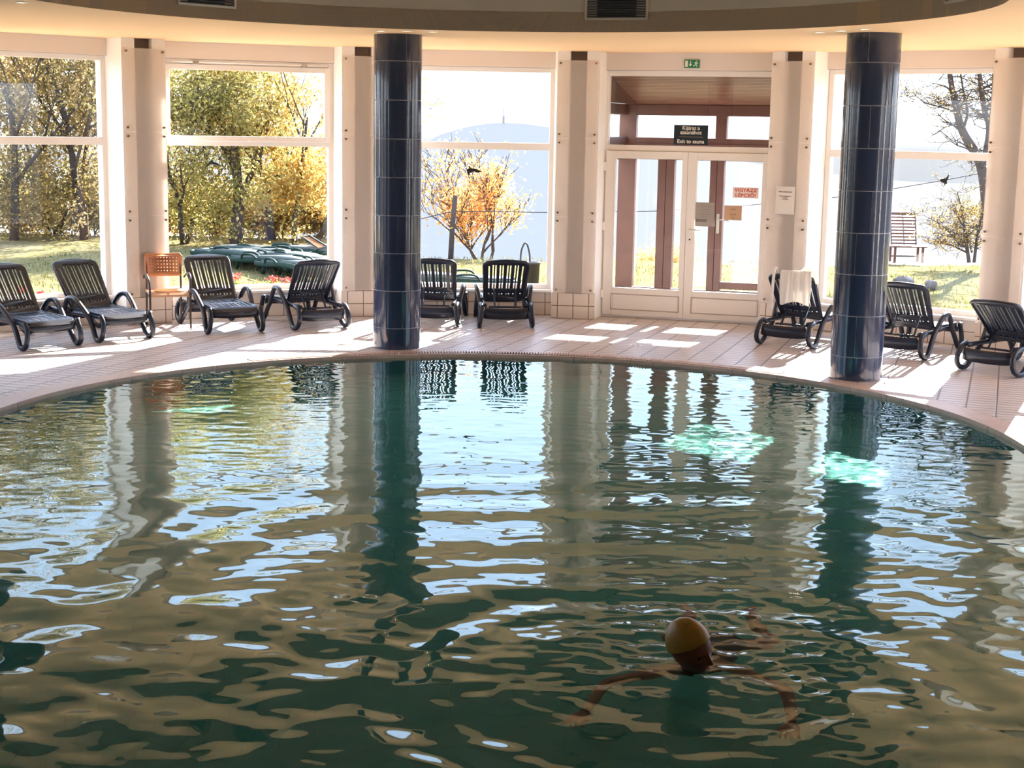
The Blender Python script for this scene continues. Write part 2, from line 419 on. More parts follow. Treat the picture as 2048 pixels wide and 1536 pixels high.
# ground below the building so no light leaks in
# water
def water_height(X, Y):
    rs = np.random.RandomState(11); H = np.zeros_like(X)
    sx_, sy_ = 0.85, 6.45
    R = np.hypot(X - sx_, Y - sy_)
    far = np.clip((Y - 8.0) / 6.0, 0, 1)
    amp = 0.44 + 0.56 * np.clip((9.3 - Y) / 2.8, 0, 1) - 0.10 * far
    left = np.clip((-X + 1.0) / 4.0, 0, 1) * np.clip((10.5 - Y) / 4, 0, 1)
    for k in range(80):
        lam = 0.16 * (1.5 / 0.16) ** (rs.rand() ** 1.3)
        th = rs.uniform(0, 2 * PI)
        if k % 3: th = rs.normal(PI / 2, 0.55)
        K = 2 * PI / lam; ph = rs.uniform(0, 2 * PI)
        sl = 0.0060 if lam < 0.6 else 0.0046
        a = sl / K
        env = amp if lam < 0.35 else (amp * (0.8 + 1.2 * left))
        H += env * a * np.sin(K * (X * math.cos(th) + Y * math.sin(th)) + ph + 0.7 * np.sin(1.3 * X + 1.6 * Y + k))
    for k in range(46):
        lam = rs.uniform(0.085, 0.17); th = rs.normal(PI / 2, 0.75); K = 2 * PI / lam
        H += 0.0022 / K * np.sin(K * (X * math.cos(th) + Y * math.sin(th)) + rs.uniform(0, 6.28) + 0.9 * np.sin(1.7 * X + 1.3 * Y + k))
    for (px_, py_, wx, wy) in ((2.7, 14.0, 1.5, 1.5), (-2.6, 14.8, 1.3, 1.0)):
        loc = np.exp(-(((X - px_) / wx) ** 2 + ((Y - py_) / wy) ** 2))
        for k in range(26):
            lam = rs.uniform(0.11, 0.24); th = rs.uniform(0, 2 * PI); K = 2 * PI / lam
            H += loc * 0.0085 / K * np.sin(K * (X * math.cos(th) + Y * math.sin(th)) + rs.uniform(0, 6.28) + 0.9 * np.sin(2.3 * X + 1.9 * Y + k))
    # rings pushed out by the swimmer
    wob = 0.25 * np.sin(2.1 * np.arctan2(Y - sy_, X - sx_) + 0.7) + 0.12 * np.sin(5 * np.arctan2(Y - sy_, X - sx_))
    for lam, a, r0, w_ in ((0.60, 0.0030, 3.2, 1.5), (0.42, 0.0034, 1.3, 1.0), (0.30, 0.0022, 0.9, 0.7), (0.75, 0.0050, 2.6, 1.6), (0.19, 0.0010, 0.7, 0.5)):
        H += a * np.sin(2 * PI * (R + 0.20 * wob * R + 0.12 * np.sin(1.9 * X + 0.8 * Y)) / lam + lam * 9) * np.exp(-((R - r0) / w_) ** 2)
    # broken chop round the body
    near = np.exp(-(((X - 0.95) / 0.75) ** 2 + ((Y - 7.1) / 0.85) ** 2))
    for k in range(40):
        lam = rs.uniform(0.07, 0.17); th = rs.normal(PI / 2, 0.7); K = 2 * PI / lam
        H += near * 0.028 / K * np.sin(K * (X * math.cos(th) + Y * math.sin(th)) + rs.uniform(0, 6.28) + 0.8 * np.sin(3 * X + 2 * Y + k))
    # fine cat's-paw ripples behind and right of the swimmer
    cp = np.exp(-(((X - 2.2) / 1.5) ** 2 + ((Y - 9.6) / 2.2) ** 2))
    for k in range(26):
        lam = rs.uniform(0.10, 0.20); th = rs.normal(PI / 2, 0.5); K = 2 * PI / lam
        H += cp * 0.0085 / K * np.sin(K * (X * math.cos(th) + Y * math.sin(th)) + rs.uniform(0, 6.28) + np.sin(2 * X + 3 * Y + k))
    return H
ZW = -0.035
res = 0.018
gx = np.arange(PCX - RP - 0.04, PCX + RP + 0.05, res); gy = np.arange(2.0, PCY + RP + 0.05, res)
GX, GY = np.meshgrid(gx, gy); GH = water_height(GX, GY) + ZW
inside = (GY < PCY) | (np.hypot(GX - PCX, GY - PCY) < RP + 0.035)
idx = -np.ones(GX.shape, int)
ny, nx = GX.shape
cell = inside[:-1, :-1] & inside[1:, :-1] & inside[:-1, 1:] & inside[1:, 1:]
use = np.zeros_like(inside); use[:-1, :-1] |= cell; use[1:, :-1] |= cell; use[:-1, 1:] |= cell; use[1:, 1:] |= cell
idx[use] = np.arange(use.sum())
vv = np.stack([GX[use], GY[use], GH[use]], 1)
jj, ii = np.nonzero(cell)
ff = np.stack([idx[jj, ii], idx[jj, ii + 1], idx[jj + 1, ii + 1], idx[jj + 1, ii]], 1)
me = bpy.data.meshes.new('pool_water'); me.vertices.add(len(vv)); me.vertices.foreach_set('co', vv.ravel())
me.loops.add(len(ff) * 4); me.loops.foreach_set('vertex_index', ff.ravel()); me.polygons.add(len(ff))
me.polygons.foreach_set('loop_start', np.arange(len(ff)) * 4); me.polygons.foreach_set('loop_total', np.full(len(ff), 4)); me.update(); me.validate()
me.polygons.foreach_set('use_smooth', [True] * len(ff))
wm = bpy.data.materials.new('pool_water'); wm.use_nodes = True; t = wm.node_tree; t.nodes.remove(t.nodes['Principled BSDF'])
rf = t.nodes.new('ShaderNodeBsdfGlass'); rf.inputs['IOR'].default_value = 1.333; rf.inputs['Roughness'].default_value = 0.0; rf.inputs['Color'].default_value = (0.90, 0.985, 0.97, 1)
t.links.new(rf.outputs[0], t.nodes['Material Output'].inputs['Surface'])
me.materials.append(wm)
water = bpy.data.objects.new('pool_water', me); C.objects.link(water); tag(water, 'rippled teal water of the round indoor pool', 'water', kind='stuff')
try:
    water.cycles.is_caustics_caster = True
    pool_basin.cycles.is_caustics_receiver = True
except Exception:
    pass

# ------------------------------------------------------------------ ceiling
RR = 3.76; RCX, RCY = -0.205, 11.85
rim = [(RCX + RR * math.sin(a), RCY + RR * math.cos(a)) for a in np.linspace(0, 2 * PI, 160, endpoint=False)]
outer2 = []
for i in range(len(PA) - 1):
    M, u, n = bay(i)
    for s_ in (-1.36, 1.36): outer2.append(tuple(M + n * 0.62 + u * s_))
outer2 += [(7.8, 8.6), (7.8, -3.4), (-8.0, -3.4), (-8.0, 8.0)]
v, f = curve_mesh([outer2, rim[::-1]], 0.10)
o = mesh_obj('ceiling', v, f, M_soffit); o.location = (0, 0, ZC + 0.10); tag(o, 'peach painted lower ceiling ring above the deck', 'ceiling', kind='structure')
d = MB(); d.lathe([(RR, ZC + 0.003), (RR, 5.2), (RR + 0.12, 5.2), (RR + 0.12, ZC + 0.003), (RR, ZC + 0.003)], (RCX, RCY), 160)
o = d.build('ceiling_drum', M_fascia, smooth=True); tag(o, 'curved beige fascia rising above the pool', 'ceiling fascia', kind='structure')
md = o.modifiers.new('es', 'EDGE_SPLIT')
d = MB(); d.lathe([(0.0, 5.2), (RR + 0.12, 5.2), (RR + 0.12, 5.3), (0.0, 5.3)], (RCX, RCY), 96)
o = d.build('ceiling_dome', M_dome); tag(o, 'flat upper ceiling over the middle of the pool', 'ceiling', kind='structure')

def vent(deg, zc, w_, h_, frame_m, label):
    a = R_(deg); er = np.array([math.sin(a), math.cos(a)]); et = np.array([er[1], -er[0]])
    base = np.array([RCX, RCY]) + er * (RR - 0.012)
    r = empty('air_vent', (base[0], base[1], zc), 0, label=label, cat='vent', group='air vents in the ceiling fascia')
    fr = (base, et, er)
    g = MB(); g.box(-w_ / 2, w_ / 2, 0.006, 0.05, zc - h_ / 2, zc + h_ / 2, fr); g.build('backing', mat('vent_backing', (0.03, 0.035, 0.04), 0.6), r)
    g = MB(); t_ = 0.02
    for b in ((-w_ / 2 - t_, w_ / 2 + t_, zc - h_ / 2 - t_, zc - h_ / 2), (-w_ / 2 - t_, w_ / 2 + t_, zc + h_ / 2, zc + h_ / 2 + t_),
              (-w_ / 2 - t_, -w_ / 2, zc - h_ / 2, zc + h_ / 2), (w_ / 2, w_ / 2 + t_, zc - h_ / 2, zc + h_ / 2)):
        g.box(b[0], b[1], -0.022, 0.05, b[2], b[3], fr)
    g.build('vent_frame', frame_m, r, bevel=0.002)
    g = MB(); nsl = int(h_ / 0.024)
    for k in range(nsl):
        z = zc - h_ / 2 + h_ * (k + 0.5) / nsl
        P = [(-w_ / 2, -0.014, z - 0.010), (w_ / 2, -0.014, z - 0.010), (w_ / 2, 0.006, z + 0.004), (-w_ / 2, 0.006, z + 0.004)]
        P2 = [(p[0], p[1], p[2] + 0.003) for p in P]
        W = [(base[0] + et[0] * p[0] + er[0] * p[1], base[1] + et[1] * p[0] + er[1] * p[1], p[2]) for p in P + P2]
        g.add(W, [(0, 3, 2, 1), (4, 5, 6, 7), (0, 1, 5, 4), (1, 2, 6, 5), (2, 3, 7, 6), (3, 0, 4, 7)])
    g.build('louvres', mat('louvre_grey', (0.13, 0.15, 0.16), 0.35), r)
    return r
vent(-45.9, 3.63, 0.60, 0.30, mat('vent_white', (0.75, 0.70, 0.63), 0.5), 'louvred vent with a white frame in the fascia, leftmost of them')
vent(18.3, 3.66, 0.60, 0.34, M_fascia, 'louvred dark vent in the fascia right of the picture centre, between the two columns')
vent(82.5, 3.64, 0.60, 0.34, M_fascia, 'vent at the right end of the curved fascia, barely in view')

def downlight(p, label, grp):
    r = empty('downlight', (p[0], p[1], ZC), 0, label=label, cat='ceiling light', group=grp)
    g = MB(); g.lathe([(0.036, -0.001), (0.036, -0.007), (0.052, -0.006), (0.056, 0.0)], (0, 0), 20); g.build('bezel', M_pvc, r, smooth=True, local=True)
    g = MB(); g.lathe([(0.0, -0.004), (0.036, -0.003)], (0, 0), 20); g.build('bulb', M_lamp, r, local=True)
dl = [((762, 62), 'small recessed downlight left of the left navy column top', 'downlights over the left column'),
      ((813, 62), 'small recessed downlight centred in front of the left navy column top', 'downlights over the left column'),
      ((865, 63), 'small recessed downlight right of the left navy column top', 'downlights over the left column'),
      ((1639, 64), 'small recessed downlight farthest left of the right navy column top', 'downlights over the right column'),
      ((1682, 61), 'small recessed downlight just left of the right navy column top', 'downlights over the right column'),
      ((1729, 58), 'small recessed downlight in front of the right navy column top', 'downlights over the right column'),
      ((42, 4), 'lit downlight in the peach ceiling at the upper left corner', 'downlights along the left ceiling'),
      ((20, 67), 'unlit looking downlight above the leftmost window, the outer one', 'downlights along the left ceiling'),
      ((57, 68), 'downlight above the leftmost window, the one nearer the pier', 'downlights along the left ceiling')]
for q, l, gr in dl: downlight(px(q[0], q[1], ZC), l, gr)
g = MB(); q = px(1370, 111, ZC); g.box(-0.19, 0.19, -0.03, 0.03, ZC - 0.012, ZC + 0.001, (np.array([q.x, q.y]), np.array([0.953, -0.304]), np.array([0.304, 0.953])))
tag(g.build('air_slot', M_pvc, bevel=0.003), 'slim white air slot in the ceiling above the exit sign', 'vent')

# ------------------------------------------------------------------ navy columns
def column(deg, label, phase):
    c = pol(deg, 4.725); r0 = 0.258
    r = empty('tiled_column', (c[0], c[1], 0), 0, label=label, cat='column', group='navy tiled columns by the pool')
    zs = [0.0]
    z = 0.235
    while z < ZC - 0.05: zs.append(z); z += 0.405
    zs.append(ZC)
    ta = MB(); ga = MB(); ga.lathe([(r0 - 0.006, 0.0), (r0 - 0.006, ZC)], (0, 0), 64); ga.build('grout', M_grout, r, smooth=True, local=True)
    rs = random.Random(int(abs(deg) * 10))
    for k in range(len(zs) - 1):
        z0, z1 = zs[k] + 0.0035, zs[k + 1] - 0.0035
        nt_ = 4; off = phase + (k * 0.9) % (PI / 2) + rs.uniform(-0.1, 0.1)
        for j in range(nt_):
            a0 = off + j * 2 * PI / nt_ + 0.013; a1 = off + (j + 1) * 2 * PI / nt_ - 0.013
            b = rs.uniform(-0.001, 0.001)
            ta.lathe([(r0 - 0.008, z0), (r0 + b, z0), (r0 + b, z1), (r0 - 0.008, z1)], (0, 0), 14, a0, a1)
    to = ta.build('glazed_tiles', M_navy, r, smooth=True, local=True); to.modifiers.new('edges', 'EDGE_SPLIT').split_angle = R_(25)
    return r
column(-13.2, 'navy glazed tile column left of the middle, between loungers', 0.3)
column(50.0, 'navy glazed tile column at the right beside the towel lounger', 1.0)
column(-76.6, 'navy tiled column just beyond the left edge, seen mirrored in the water', 0.5)
column(113.0, 'navy tiled column out of view on the right', 0.2)
column(-140.0, 'navy tiled column out of view at the rear left', 0.2)

# ------------------------------------------------------------------ piers with acrylic covers
bolt0 = None
def pier(i):
    deg = PA[i]; a = R_(deg); er = np.array([math.sin(a), math.cos(a)]); et = np.array([er[1], -er[0]])
    c = pol(deg, RW + 0.02); fr = (c, et, er)
    nl = bay(i - 1)[2] if i > 0 else er; nr = bay(i)[2] if i < len(PA) - 1 else er
    W = 0.265
    FL = c - et * W; FR = c + et * W; BL = FL + nl * 0.60; BR = FR + nr * 0.60
    g = MB(); S = 0.105
    g.prism([FL, c - et * S, c - et * S + er * 0.22, c + er * 0.22 + et * 0.0, (BL + BR) / 2, BL], 0.0, ZC)
    g.prism([c + et * S, FR, BR, (BL + BR) / 2, c + er * 0.22, c + et * S + er * 0.22], 0.0, ZC)
    p = g.build('wall_pier', M_wall); tag(p, None, None, kind='structure')
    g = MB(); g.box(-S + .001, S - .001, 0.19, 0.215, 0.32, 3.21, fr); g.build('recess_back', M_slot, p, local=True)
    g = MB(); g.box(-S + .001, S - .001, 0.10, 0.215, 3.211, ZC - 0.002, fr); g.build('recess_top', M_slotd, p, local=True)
    # tiled foot
    Rt = empty('tiled_plinth', (c[0], c[1], 0), -a); Rt.parent = None
    tag(Rt, kind='structure')
    q = lambda pts: pts
    g = MB(); g.box(-0.275, 0.275, -0.02, 0.02, 0.0, 0.325); g.build('plinth_front', M_basetile, Rt, local=True)
    return p, fr, er, et, c, Rt
PIERNAMES = {4: 'between the two left windows, behind the tan armchair', 5: 'partly behind the left navy column', 6: 'between the hill window and the glazed door', 7: 'right of the door, with the white notice', 8: 'at the right edge of the picture'}
BZ = [3.20, 2.327, 2.224, 1.349, 1.244, 0.371]
PIER = {}
for i in range(len(PA)):
    PIER[i] = pier(i)
    p, fr, er, et, c, Rt = PIER[i]
    nm = PIERNAMES.get(i, 'out of view, number %d of the ring' % i)
    tag(p, 'warm white wall pier ' + nm, 'wall pier'); tag(Rt, 'cream tiled plinth at the foot of the pier ' + nm, 'plinth')
    if i in PIERNAMES:
        a = R_(PA[i]); cr_ = empty('acrylic_cover', (c[0], c[1], 0.33), -a, label='milky acrylic cover bolted over the pier ' + nm, cat='cover panel', group='acrylic covers on the piers')
        for z0, z1 in ((0.335, 1.295), (1.296, 2.275), (2.276, 3.235)):
            g = MB(); g.box(-0.255, 0.255, -0.036, -0.030, z0 - 0.33, z1 - 0.33); g.build('acrylic_sheet', M_panel, cr_, local=True)
        for s_ in (-0.2203, 0.2203):
            for z in BZ:
                if bolt0 is None:
                    g = MB(); g.tube([(0, 0, 0), (0, -0.046, 0)], 0.007, 10); g.tube([(0, -0.040, 0), (0, -0.050, 0)], 0.013, 12)
                    bm0 = g.build('bolt', M_bolt, cr_, local=True); bolt0 = bm0; bm0.location = (s_, 0, z - 0.33)
                else:
                    b = bolt0.copy(); C.objects.link(b); b.parent = cr_; b.location = (s_, 0, z - 0.33)

# ------------------------------------------------------------------ windows
WN = 0.44  # depth of the window frame behind the pier fronts
def frame_rect(g, u0, u1, z0, z1, t_, n0, n1, fr, tb=None):
    tb = tb or t_
    g.box(u0, u0 + t_, n0, n1, z0, z1, fr); g.box(u1 - t_, u1, n0, n1, z0, z1, fr)
    g.box(u0 + t_, u1 - t_, n0, n1, z0, z0 + tb, fr); g.box(u0 + t_, u1 - t_, n0, n1, z1 - tb, z1, fr)
def window(i, num, label, sash=False):
    M, u, n = bay(i); fr = (M, u, n); ang = math.atan2(u[1], u[0])
    r = empty('window_%d' % num, (M[0] + n[0] * WN, M[1] + n[1] * WN, 0.33), ang, label=label, cat='window', kind='structure')
    H = 1.085
    g = MB(); frame_rect(g, -H, H, 0.335, 3.15, 0.065, WN, WN + 0.08, fr, 0.058); g.box(-H + 0.065, H - 0.065, WN, WN + 0.08, 2.115, 2.205, fr)
    g.build('window_frame', M_pvc, r, bevel=0.005)
    if sash:
        g = MB(); frame_rect(g, -1.03, 1.03, 2.17, 3.09, 0.065, WN - 0.025, WN + 0.05, fr); g.build('tilting_sash', M_pvc, r, bevel=0.006)
        a = MB(); a.tube([(M + u * -0.95 + n * (WN - 0.05)).tolist() + [3.115], (M + u * 1.0 + n * (WN - 0.05)).tolist() + [3.115]], 0.011, 8); a.build('opener_rod', M_pvc, r, smooth=True)
        a = MB()
        for uu in (-0.66, 0.70): a.box(uu - 0.035, uu + 0.035, WN - 0.07, WN - 0.02, 3.085, 3.125, fr)
        a.build('opener_bracket', M_steel, r, bevel=0.004)
        a = MB(); a.box(0.0, 0.10, WN - 0.035, WN - 0.02, 2.175, 2.19, fr); a.build('catch', M_pvc, r, bevel=0.003)
    g = MB(); g.box(-1.02, 1.02, WN + 0.035, WN + 0.045, 2.205, 3.095, fr); g.build('upper_pane', M_glass, r)
    g = MB(); g.box(-1.02, 1.02, WN + 0.035, WN + 0.045, 0.40, 2.115, fr); g.build('lower_pane', M_glass, r)
    g = MB(); g.box(-1.083, 1.083, WN - 0.13, WN + 0.02, 0.300, 0.334, fr); g.build('window_sill', M_pvc, r, bevel=0.008)
    # header and the wall below
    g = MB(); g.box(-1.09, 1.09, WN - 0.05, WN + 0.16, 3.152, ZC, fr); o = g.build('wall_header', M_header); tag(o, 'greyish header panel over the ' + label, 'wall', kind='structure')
    Rt = empty('wall_below', (M[0], M[1], 0), ang, label='cream tiled low wall under the ' + label, cat='wall', kind='structure')
    g = MB(); g.box(-1.085, 1.085, WN - 0.09, WN + 0.16, 0.0, 0.298); g.build('tile_facing', M_basetile, Rt, local=True)
    return r
WIN = {0: (6, 'window far round to the left, outside the picture'), 1: (7, 'window left of the frame, outside the picture'), 2: (8, 'window next to the left edge, outside the picture'),
       3: (1, 'leftmost window with dense trees behind it', ), 4: (2, 'wide window with the opener rod, second from left'), 5: (3, 'middle window with the hazy hill and orange tree'),
       7: (4, 'right window behind the navy column with bare trees'), 8: (5, 'window at the far right edge'), 9: (9, 'window beyond the right edge'), 10: (10, 'last window of the ring, outside the picture')}
for i, q in WIN.items(): window(i, q[0], q[1], sash=(i in (4,)))
# fill corners behind piers down to window plane is part of the piers; outer skin
# side and back walls of the hall
P0 = pol(PA[0], RW + 0.3); P1 = pol(PA[-1], RW + 0.3)
def glazed_wall(name, a, b, n_, label):
    a = np.array(a); b = np.array(b); L = np.linalg.norm(b - a); u_ = (b - a) / L; nn = np.array([-u_[1], u_[0]]); fr_ = (a, u_, nn); g = MB()
    if n_ == 0: g.box(0, L, 0, 0.25, 0, ZC, fr_)
    else:
        g.box(0, L, 0, 0.25, 0, 1.2, fr_); g.box(0, L, 0, 0.25, 2.7, ZC, fr_)
        for k in range(n_ + 1): g.box(L * k / n_ - 0.7, L * k / n_ + 0.7, 0, 0.25, 1.2, 2.7, fr_)
    tag(g.build(name, M_wall), label, 'wall', kind='structure')
glazed_wall('wall_right', (P1[0], P1[1] + 0.1), (7.4, -3.1), 0, 'plain right side wall behind the camera')
glazed_wall('wall_left', (-7.4, -3.1), (P0[0], P0[1] + 0.1), 0, 'plain left side wall behind the camera')
glazed_wall('wall_back', (7.4, -3.1), (-7.4, -3.1), 0, 'plain rear wall behind the camera')
# ------------------------------------------------------------------ door bay
M, u, n = bay(6); fr = (M, u, n); ang = math.atan2(u[1], u[0]); WN2 = 0.44
W3 = lambda uu, nn, z: [M[0] + u[0] * uu + n[0] * nn, M[1] + u[1] * uu + n[1] * nn, z]
D = empty('door_1', (M[0] + n[0] * WN2, M[1] + n[1] * WN2, 0.0), ang, label='white glazed double door with a transom light, the exit to the sauna', cat='door', kind='structure')
g = MB(); g.box(-1.085, -1.03, WN2, WN2 + 0.09, 0.0, 3.13, fr); g.box(1.02, 1.085, WN2, WN2 + 0.09, 0.0, 3.13, fr)
g.box(-1.03, 1.02, WN2, WN2 + 0.09, 3.065, 3.13, fr); g.box(-1.03, 1.02, WN2, WN2 + 0.09, 2.135, 2.205, fr); g.box(-1.03, 1.02, WN2, WN2 + 0.09, 0.0, 0.03, fr)
g.build('door_frame', M_pvc, D, bevel=0.005)
g = MB(); g.box(-1.03, 1.02, WN2 + 0.04, WN2 + 0.05, 2.205, 3.065, fr); g.build('transom_pane', M_glass, D)
def leaf(u0, u1, g0, g1, name, lab):
    L = MB(); n0, n1 = WN2 - 0.03, WN2 + 0.045
    L.box(u0, g0, n0, n1, 0.035, 2.13, fr); L.box(g1, u1, n0, n1, 0.035, 2.13, fr); L.box(g0, g1, n0, n1, 0.035, 0.385, fr); L.box(g0, g1, n0, n1, 2.035, 2.13, fr)
    o = L.build(name, M_pvc, D, bevel=0.006); o['label'] = lab
    iv = rootmat(D).inverted()
    def sub(mb, nm, m, **k):
        s_ = mb.build(nm, m, D, **k); s_.parent = o; return s_
    q = MB(); q.box(g0 - 0.01, g1 + 0.01, WN2 + 0.005, WN2 + 0.013, 0.375, 2.045, fr); sub(q, 'door_pane', M_glass)
    q = MB(); frame_rect(q, g0 - 0.02, g1 + 0.02, 0.10, 0.31, 0.012, n0 - 0.006, n0 + 0.002, fr); sub(q, 'panel_groove_shade', mat('pvc_shadow_groove', (0.45, 0.38, 0.33), 0.5))  # raised bars coloured dark to stand in for the groove's shadow
    return o, sub
oL, subL = leaf(-1.045, 0.0145, -0.915, -0.055, 'door_leaf', 'left glazed leaf with hinges at the pier')
oR, subR = leaf(0.018, 1.03, 0.135, 0.955, 'door_leaf', 'right glazed leaf with handle and paper signs')
for z in (0.30, 1.17, 1.93):
    q = MB(); q.box(-1.105, -1.035, WN2 - 0.055, WN2 - 0.025, z - 0.055, z + 0.055, fr); subL(q, 'hinge', M_pvc, bevel=0.006)
q = MB(); q.box(0.058, 0.092, WN2 - 0.042, WN2 - 0.030, 0.98, 1.22, fr); subR(q, 'lock_plate', M_pvc, bevel=0.004)
q = MB()
q.tube([W3(0.075, WN2 - 0.03, 1.17), W3(0.075, WN2 - 0.085, 1.17), W3(0.09, WN2 - 0.09, 1.17), W3(0.22, WN2 - 0.09, 1.165)], 0.010, 10); subR(q, 'door_handle', M_steel, smooth=True)
q = MB(); q.box(-0.012, 0.040, WN2 + 0.046, WN2 + 0.058, 0.035, 2.13, fr); subL(q, 'meeting_strip', M_pvc)
q = MB()
q.tube([W3(0.075, WN2 - 0.0425, 1.04), W3(0.075, WN2 - 0.046, 1.04)], 0.011, 12); subR(q, 'keyhole', M_black)
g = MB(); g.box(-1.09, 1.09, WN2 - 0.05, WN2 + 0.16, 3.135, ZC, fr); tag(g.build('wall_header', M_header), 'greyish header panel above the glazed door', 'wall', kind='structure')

# porch beyond the door
PD = 2.64
frp = (M - u * 0.105, u * 1.02, n)
PR = empty('timber_porch', (M[0] + n[0] * 1.3, M[1] + n[1] * 1.3, -0.1), ang, label='red brown timber porch with glazed sides beyond the glazed door', cat='porch', kind='structure')
g = MB()
g.box(-1.30, -1.06, PD, PD + 0.14, -0.1, 2.75, frp); g.box(1.10, 1.34, PD, PD + 0.14, -0.1, 2.75, frp)
g.box(-1.06, 1.10, PD, PD + 0.14, 2.60, 2.75, frp); g.box(-1.06, 1.10, PD, PD + 0.14, 1.985, 2.292, frp); g.box(-1.06, 1.10, PD, PD + 0.14, -0.1, 0.170, frp)
g.box(0.05, 0.20, PD, PD + 0.14, 2.292, 2.60, frp)
g.box(-0.735, -0.62, PD, PD + 0.14, 0.170, 1.985, frp); g.box(-0.612, -0.50, PD - 0.015, PD + 0.12, 0.170, 1.985, frp)
g.box(-0.005, 0.09, PD, PD + 0.14, 0.170, 1.985, frp); g.box(0.098, 0.19, PD - 0.02, PD + 0.12, 0.170, 1.985, frp)
g.box(0.19, 1.10, PD - 0.02, PD + 0.12, 0.20, 0.30, frp)
g.box(-1.06, 1.10, PD - 0.01, PD + 0.0, 2.20, 2.215, frp)
g.build('front_frame', M_wood, PR, bevel=0.008)
for s_, nm in ((-1.30, 'side_frame'), (1.22, 'side_frame')):
    g = MB(); y0, y1 = 0.60, PD
    g.box(s_, s_ + 0.12, y0, y0 + 0.12, -0.1, 2.75, frp); g.box(s_, s_ + 0.12, y0, y1, 2.60, 2.75, frp); g.box(s_, s_ + 0.12, y0, y1, 1.985, 2.292, frp); g.box(s_, s_ + 0.12, y0, y1, -0.1, 0.170, frp)
    g.box(s_, s_ + 0.12, 1.30, 1.42, 0.170, 1.985, frp)
    g.build(nm, M_wood, PR, bevel=0.008)
def pz(nn): return 3.20 - (nn - 0.55) * (3.20 - 2.755) / (PD - 0.55)
def slab(g, n0, n1, th, dz=0.0):
    P = [(W3(-1.36, n0, pz(n0) + dz)), W3(1.38, n0, pz(n0) + dz), W3(1.38, n1, pz(n1) + dz), W3(-1.36, n1, pz(n1) + dz)]
    Q = [(p[0], p[1], p[2] + th) for p in P]
    g.add(P + Q, [(0, 3, 2, 1), (4, 5, 6, 7), (0, 1, 5, 4), (1, 2, 6, 5), (2, 3, 7, 6), (3, 0, 4, 7)])
g = MB(); k = 0.56
while k < PD + 0.10:
    slab(g, k, k + 0.064, 0.018); k += 0.078
g.build('ceiling_boards', mat('board_wood', (0.13, 0.050, 0.032), 0.35, noise=(5, 0.3, (0.19, 0.08, 0.05))), PR, bevel=0.004)
g = MB(); slab(g, 0.53, PD + 0.30, 0.10, 0.020); g.build('porch_roof', M_wood, PR)
for s_ in (-1.30, 1.22):
    g = MB(); P = [W3(s_, 0.6, 2.75), W3(s_ + 0.12, 0.6, 2.75), W3(s_ + 0.12, 0.6, pz(0.6)), W3(s_, 0.6, pz(0.6)), W3(s_, PD, 2.75), W3(s_ + 0.12, PD, 2.75)]
    g.add(P, [(0, 1, 2, 3), (0, 3, 4), (1, 5, 2), (3, 2, 5, 4), (0, 4, 5, 1)]); g.build('gable_board', M_wood, PR)
g = MB(); g.box(-1.36, 1.30, 0.62, PD + 0.14, -0.22, -0.015, fr); g.build('porch_floor', mat('concrete', (0.20, 0.18, 0.165), 0.85), PR)
g = MB(); g.box(0.115, 0.155, PD - 0.032, PD - 0.020, 0.98, 1.25, frp); q = [W3(0.033, PD - 0.02, 1.18), W3(0.033, PD - 0.09, 1.18), W3(0.20, PD - 0.09, 1.165)]
g.tube(q, 0.010, 8); g.build('porch_door_handle', mat('pale_metal', (0.35, 0.32, 0.28), 0.4, metal=0.6), PR)
g = MB(); g.box(-1.06, 0.0, PD + 0.05, PD + 0.056, 0.170, 1.985, frp); g.box(0.19, 1.10, PD + 0.05, PD + 0.056, 0.30, 1.985, frp); g.box(-1.06, 1.10, PD + 0.05, PD + 0.056, 2.292, 2.60, frp); g.build('porch_panes', M_glass, PR)

# ------------------------------------------------------------------ signs
def plate(name, fr, u0, u1, z0, z1, nn, thick, m, label, cat, texts=(), kids=()):
    """flat sign facing the pool; texts: (string, size, u offset, z, material, space, lines, bold)"""
    o_, u_, n_ = fr; uc = (u0 + u1) / 2
    base = (o_[0] + u_[0] * uc + n_[0] * nn, o_[1] + u_[1] * uc + n_[1] * nn, z0)
    r = empty(name, base, math.atan2(u_[1], u_[0]), label=label, cat=cat)
    g = MB(); g.box(u0 - uc, u1 - uc, -thick, 0, 0, z1 - z0); g.build('board', m, r, local=True, bevel=0.0008)
    for (s_, size, du, z, mm, spc, ln, bold, sxx) in texts:
        v, f = text_mesh(s_, size, spc, ln, bold)
        v = [(x * sxx + du, -thick - 0.0005 - zz, y + z - z0) for x, y, zz in v]
        mesh_obj('lettering', v, f, mm, r, local=True)
    return r
sxs = plate('sauna_exit_sign', fr, -0.180, 0.252, 2.222, 2.466, WN2 - 0.004, 0.006, M_signblue, 'dark blue sign reading Kijárat a szaunához and Exit to sauna on the transom', 'sign',
      [('Kijárat a', 0.066, 0, 2.428, M_signtext, 1.0, 1.0, 0.0012, 1.0), ('szaunához', 0.066, 0, 2.374, M_signtext, 1.0, 1.0, 0.0012, 1.0), ('Exit to sauna', 0.066, 0, 2.262, M_signtext, 1.0, 1.0, 0.0012, 1.0)])
plate('step_warning_sign', fr, 0.598, 0.918, 1.582, 1.712, WN2 - 0.036, 0.002, M_pink, 'pale pink sign with red words VIGYÁZZ LÉPCSŐ on the right door leaf', 'sign',
      [('VIGYÁZZ', 0.058, 0.0, 1.676, M_red, 1.08, 1.0, 0.0014, 1.08), ('LÉPCSŐ!', 0.058, 0, 1.612, M_red, 1.08, 1.0, 0.0014, 1.12)])
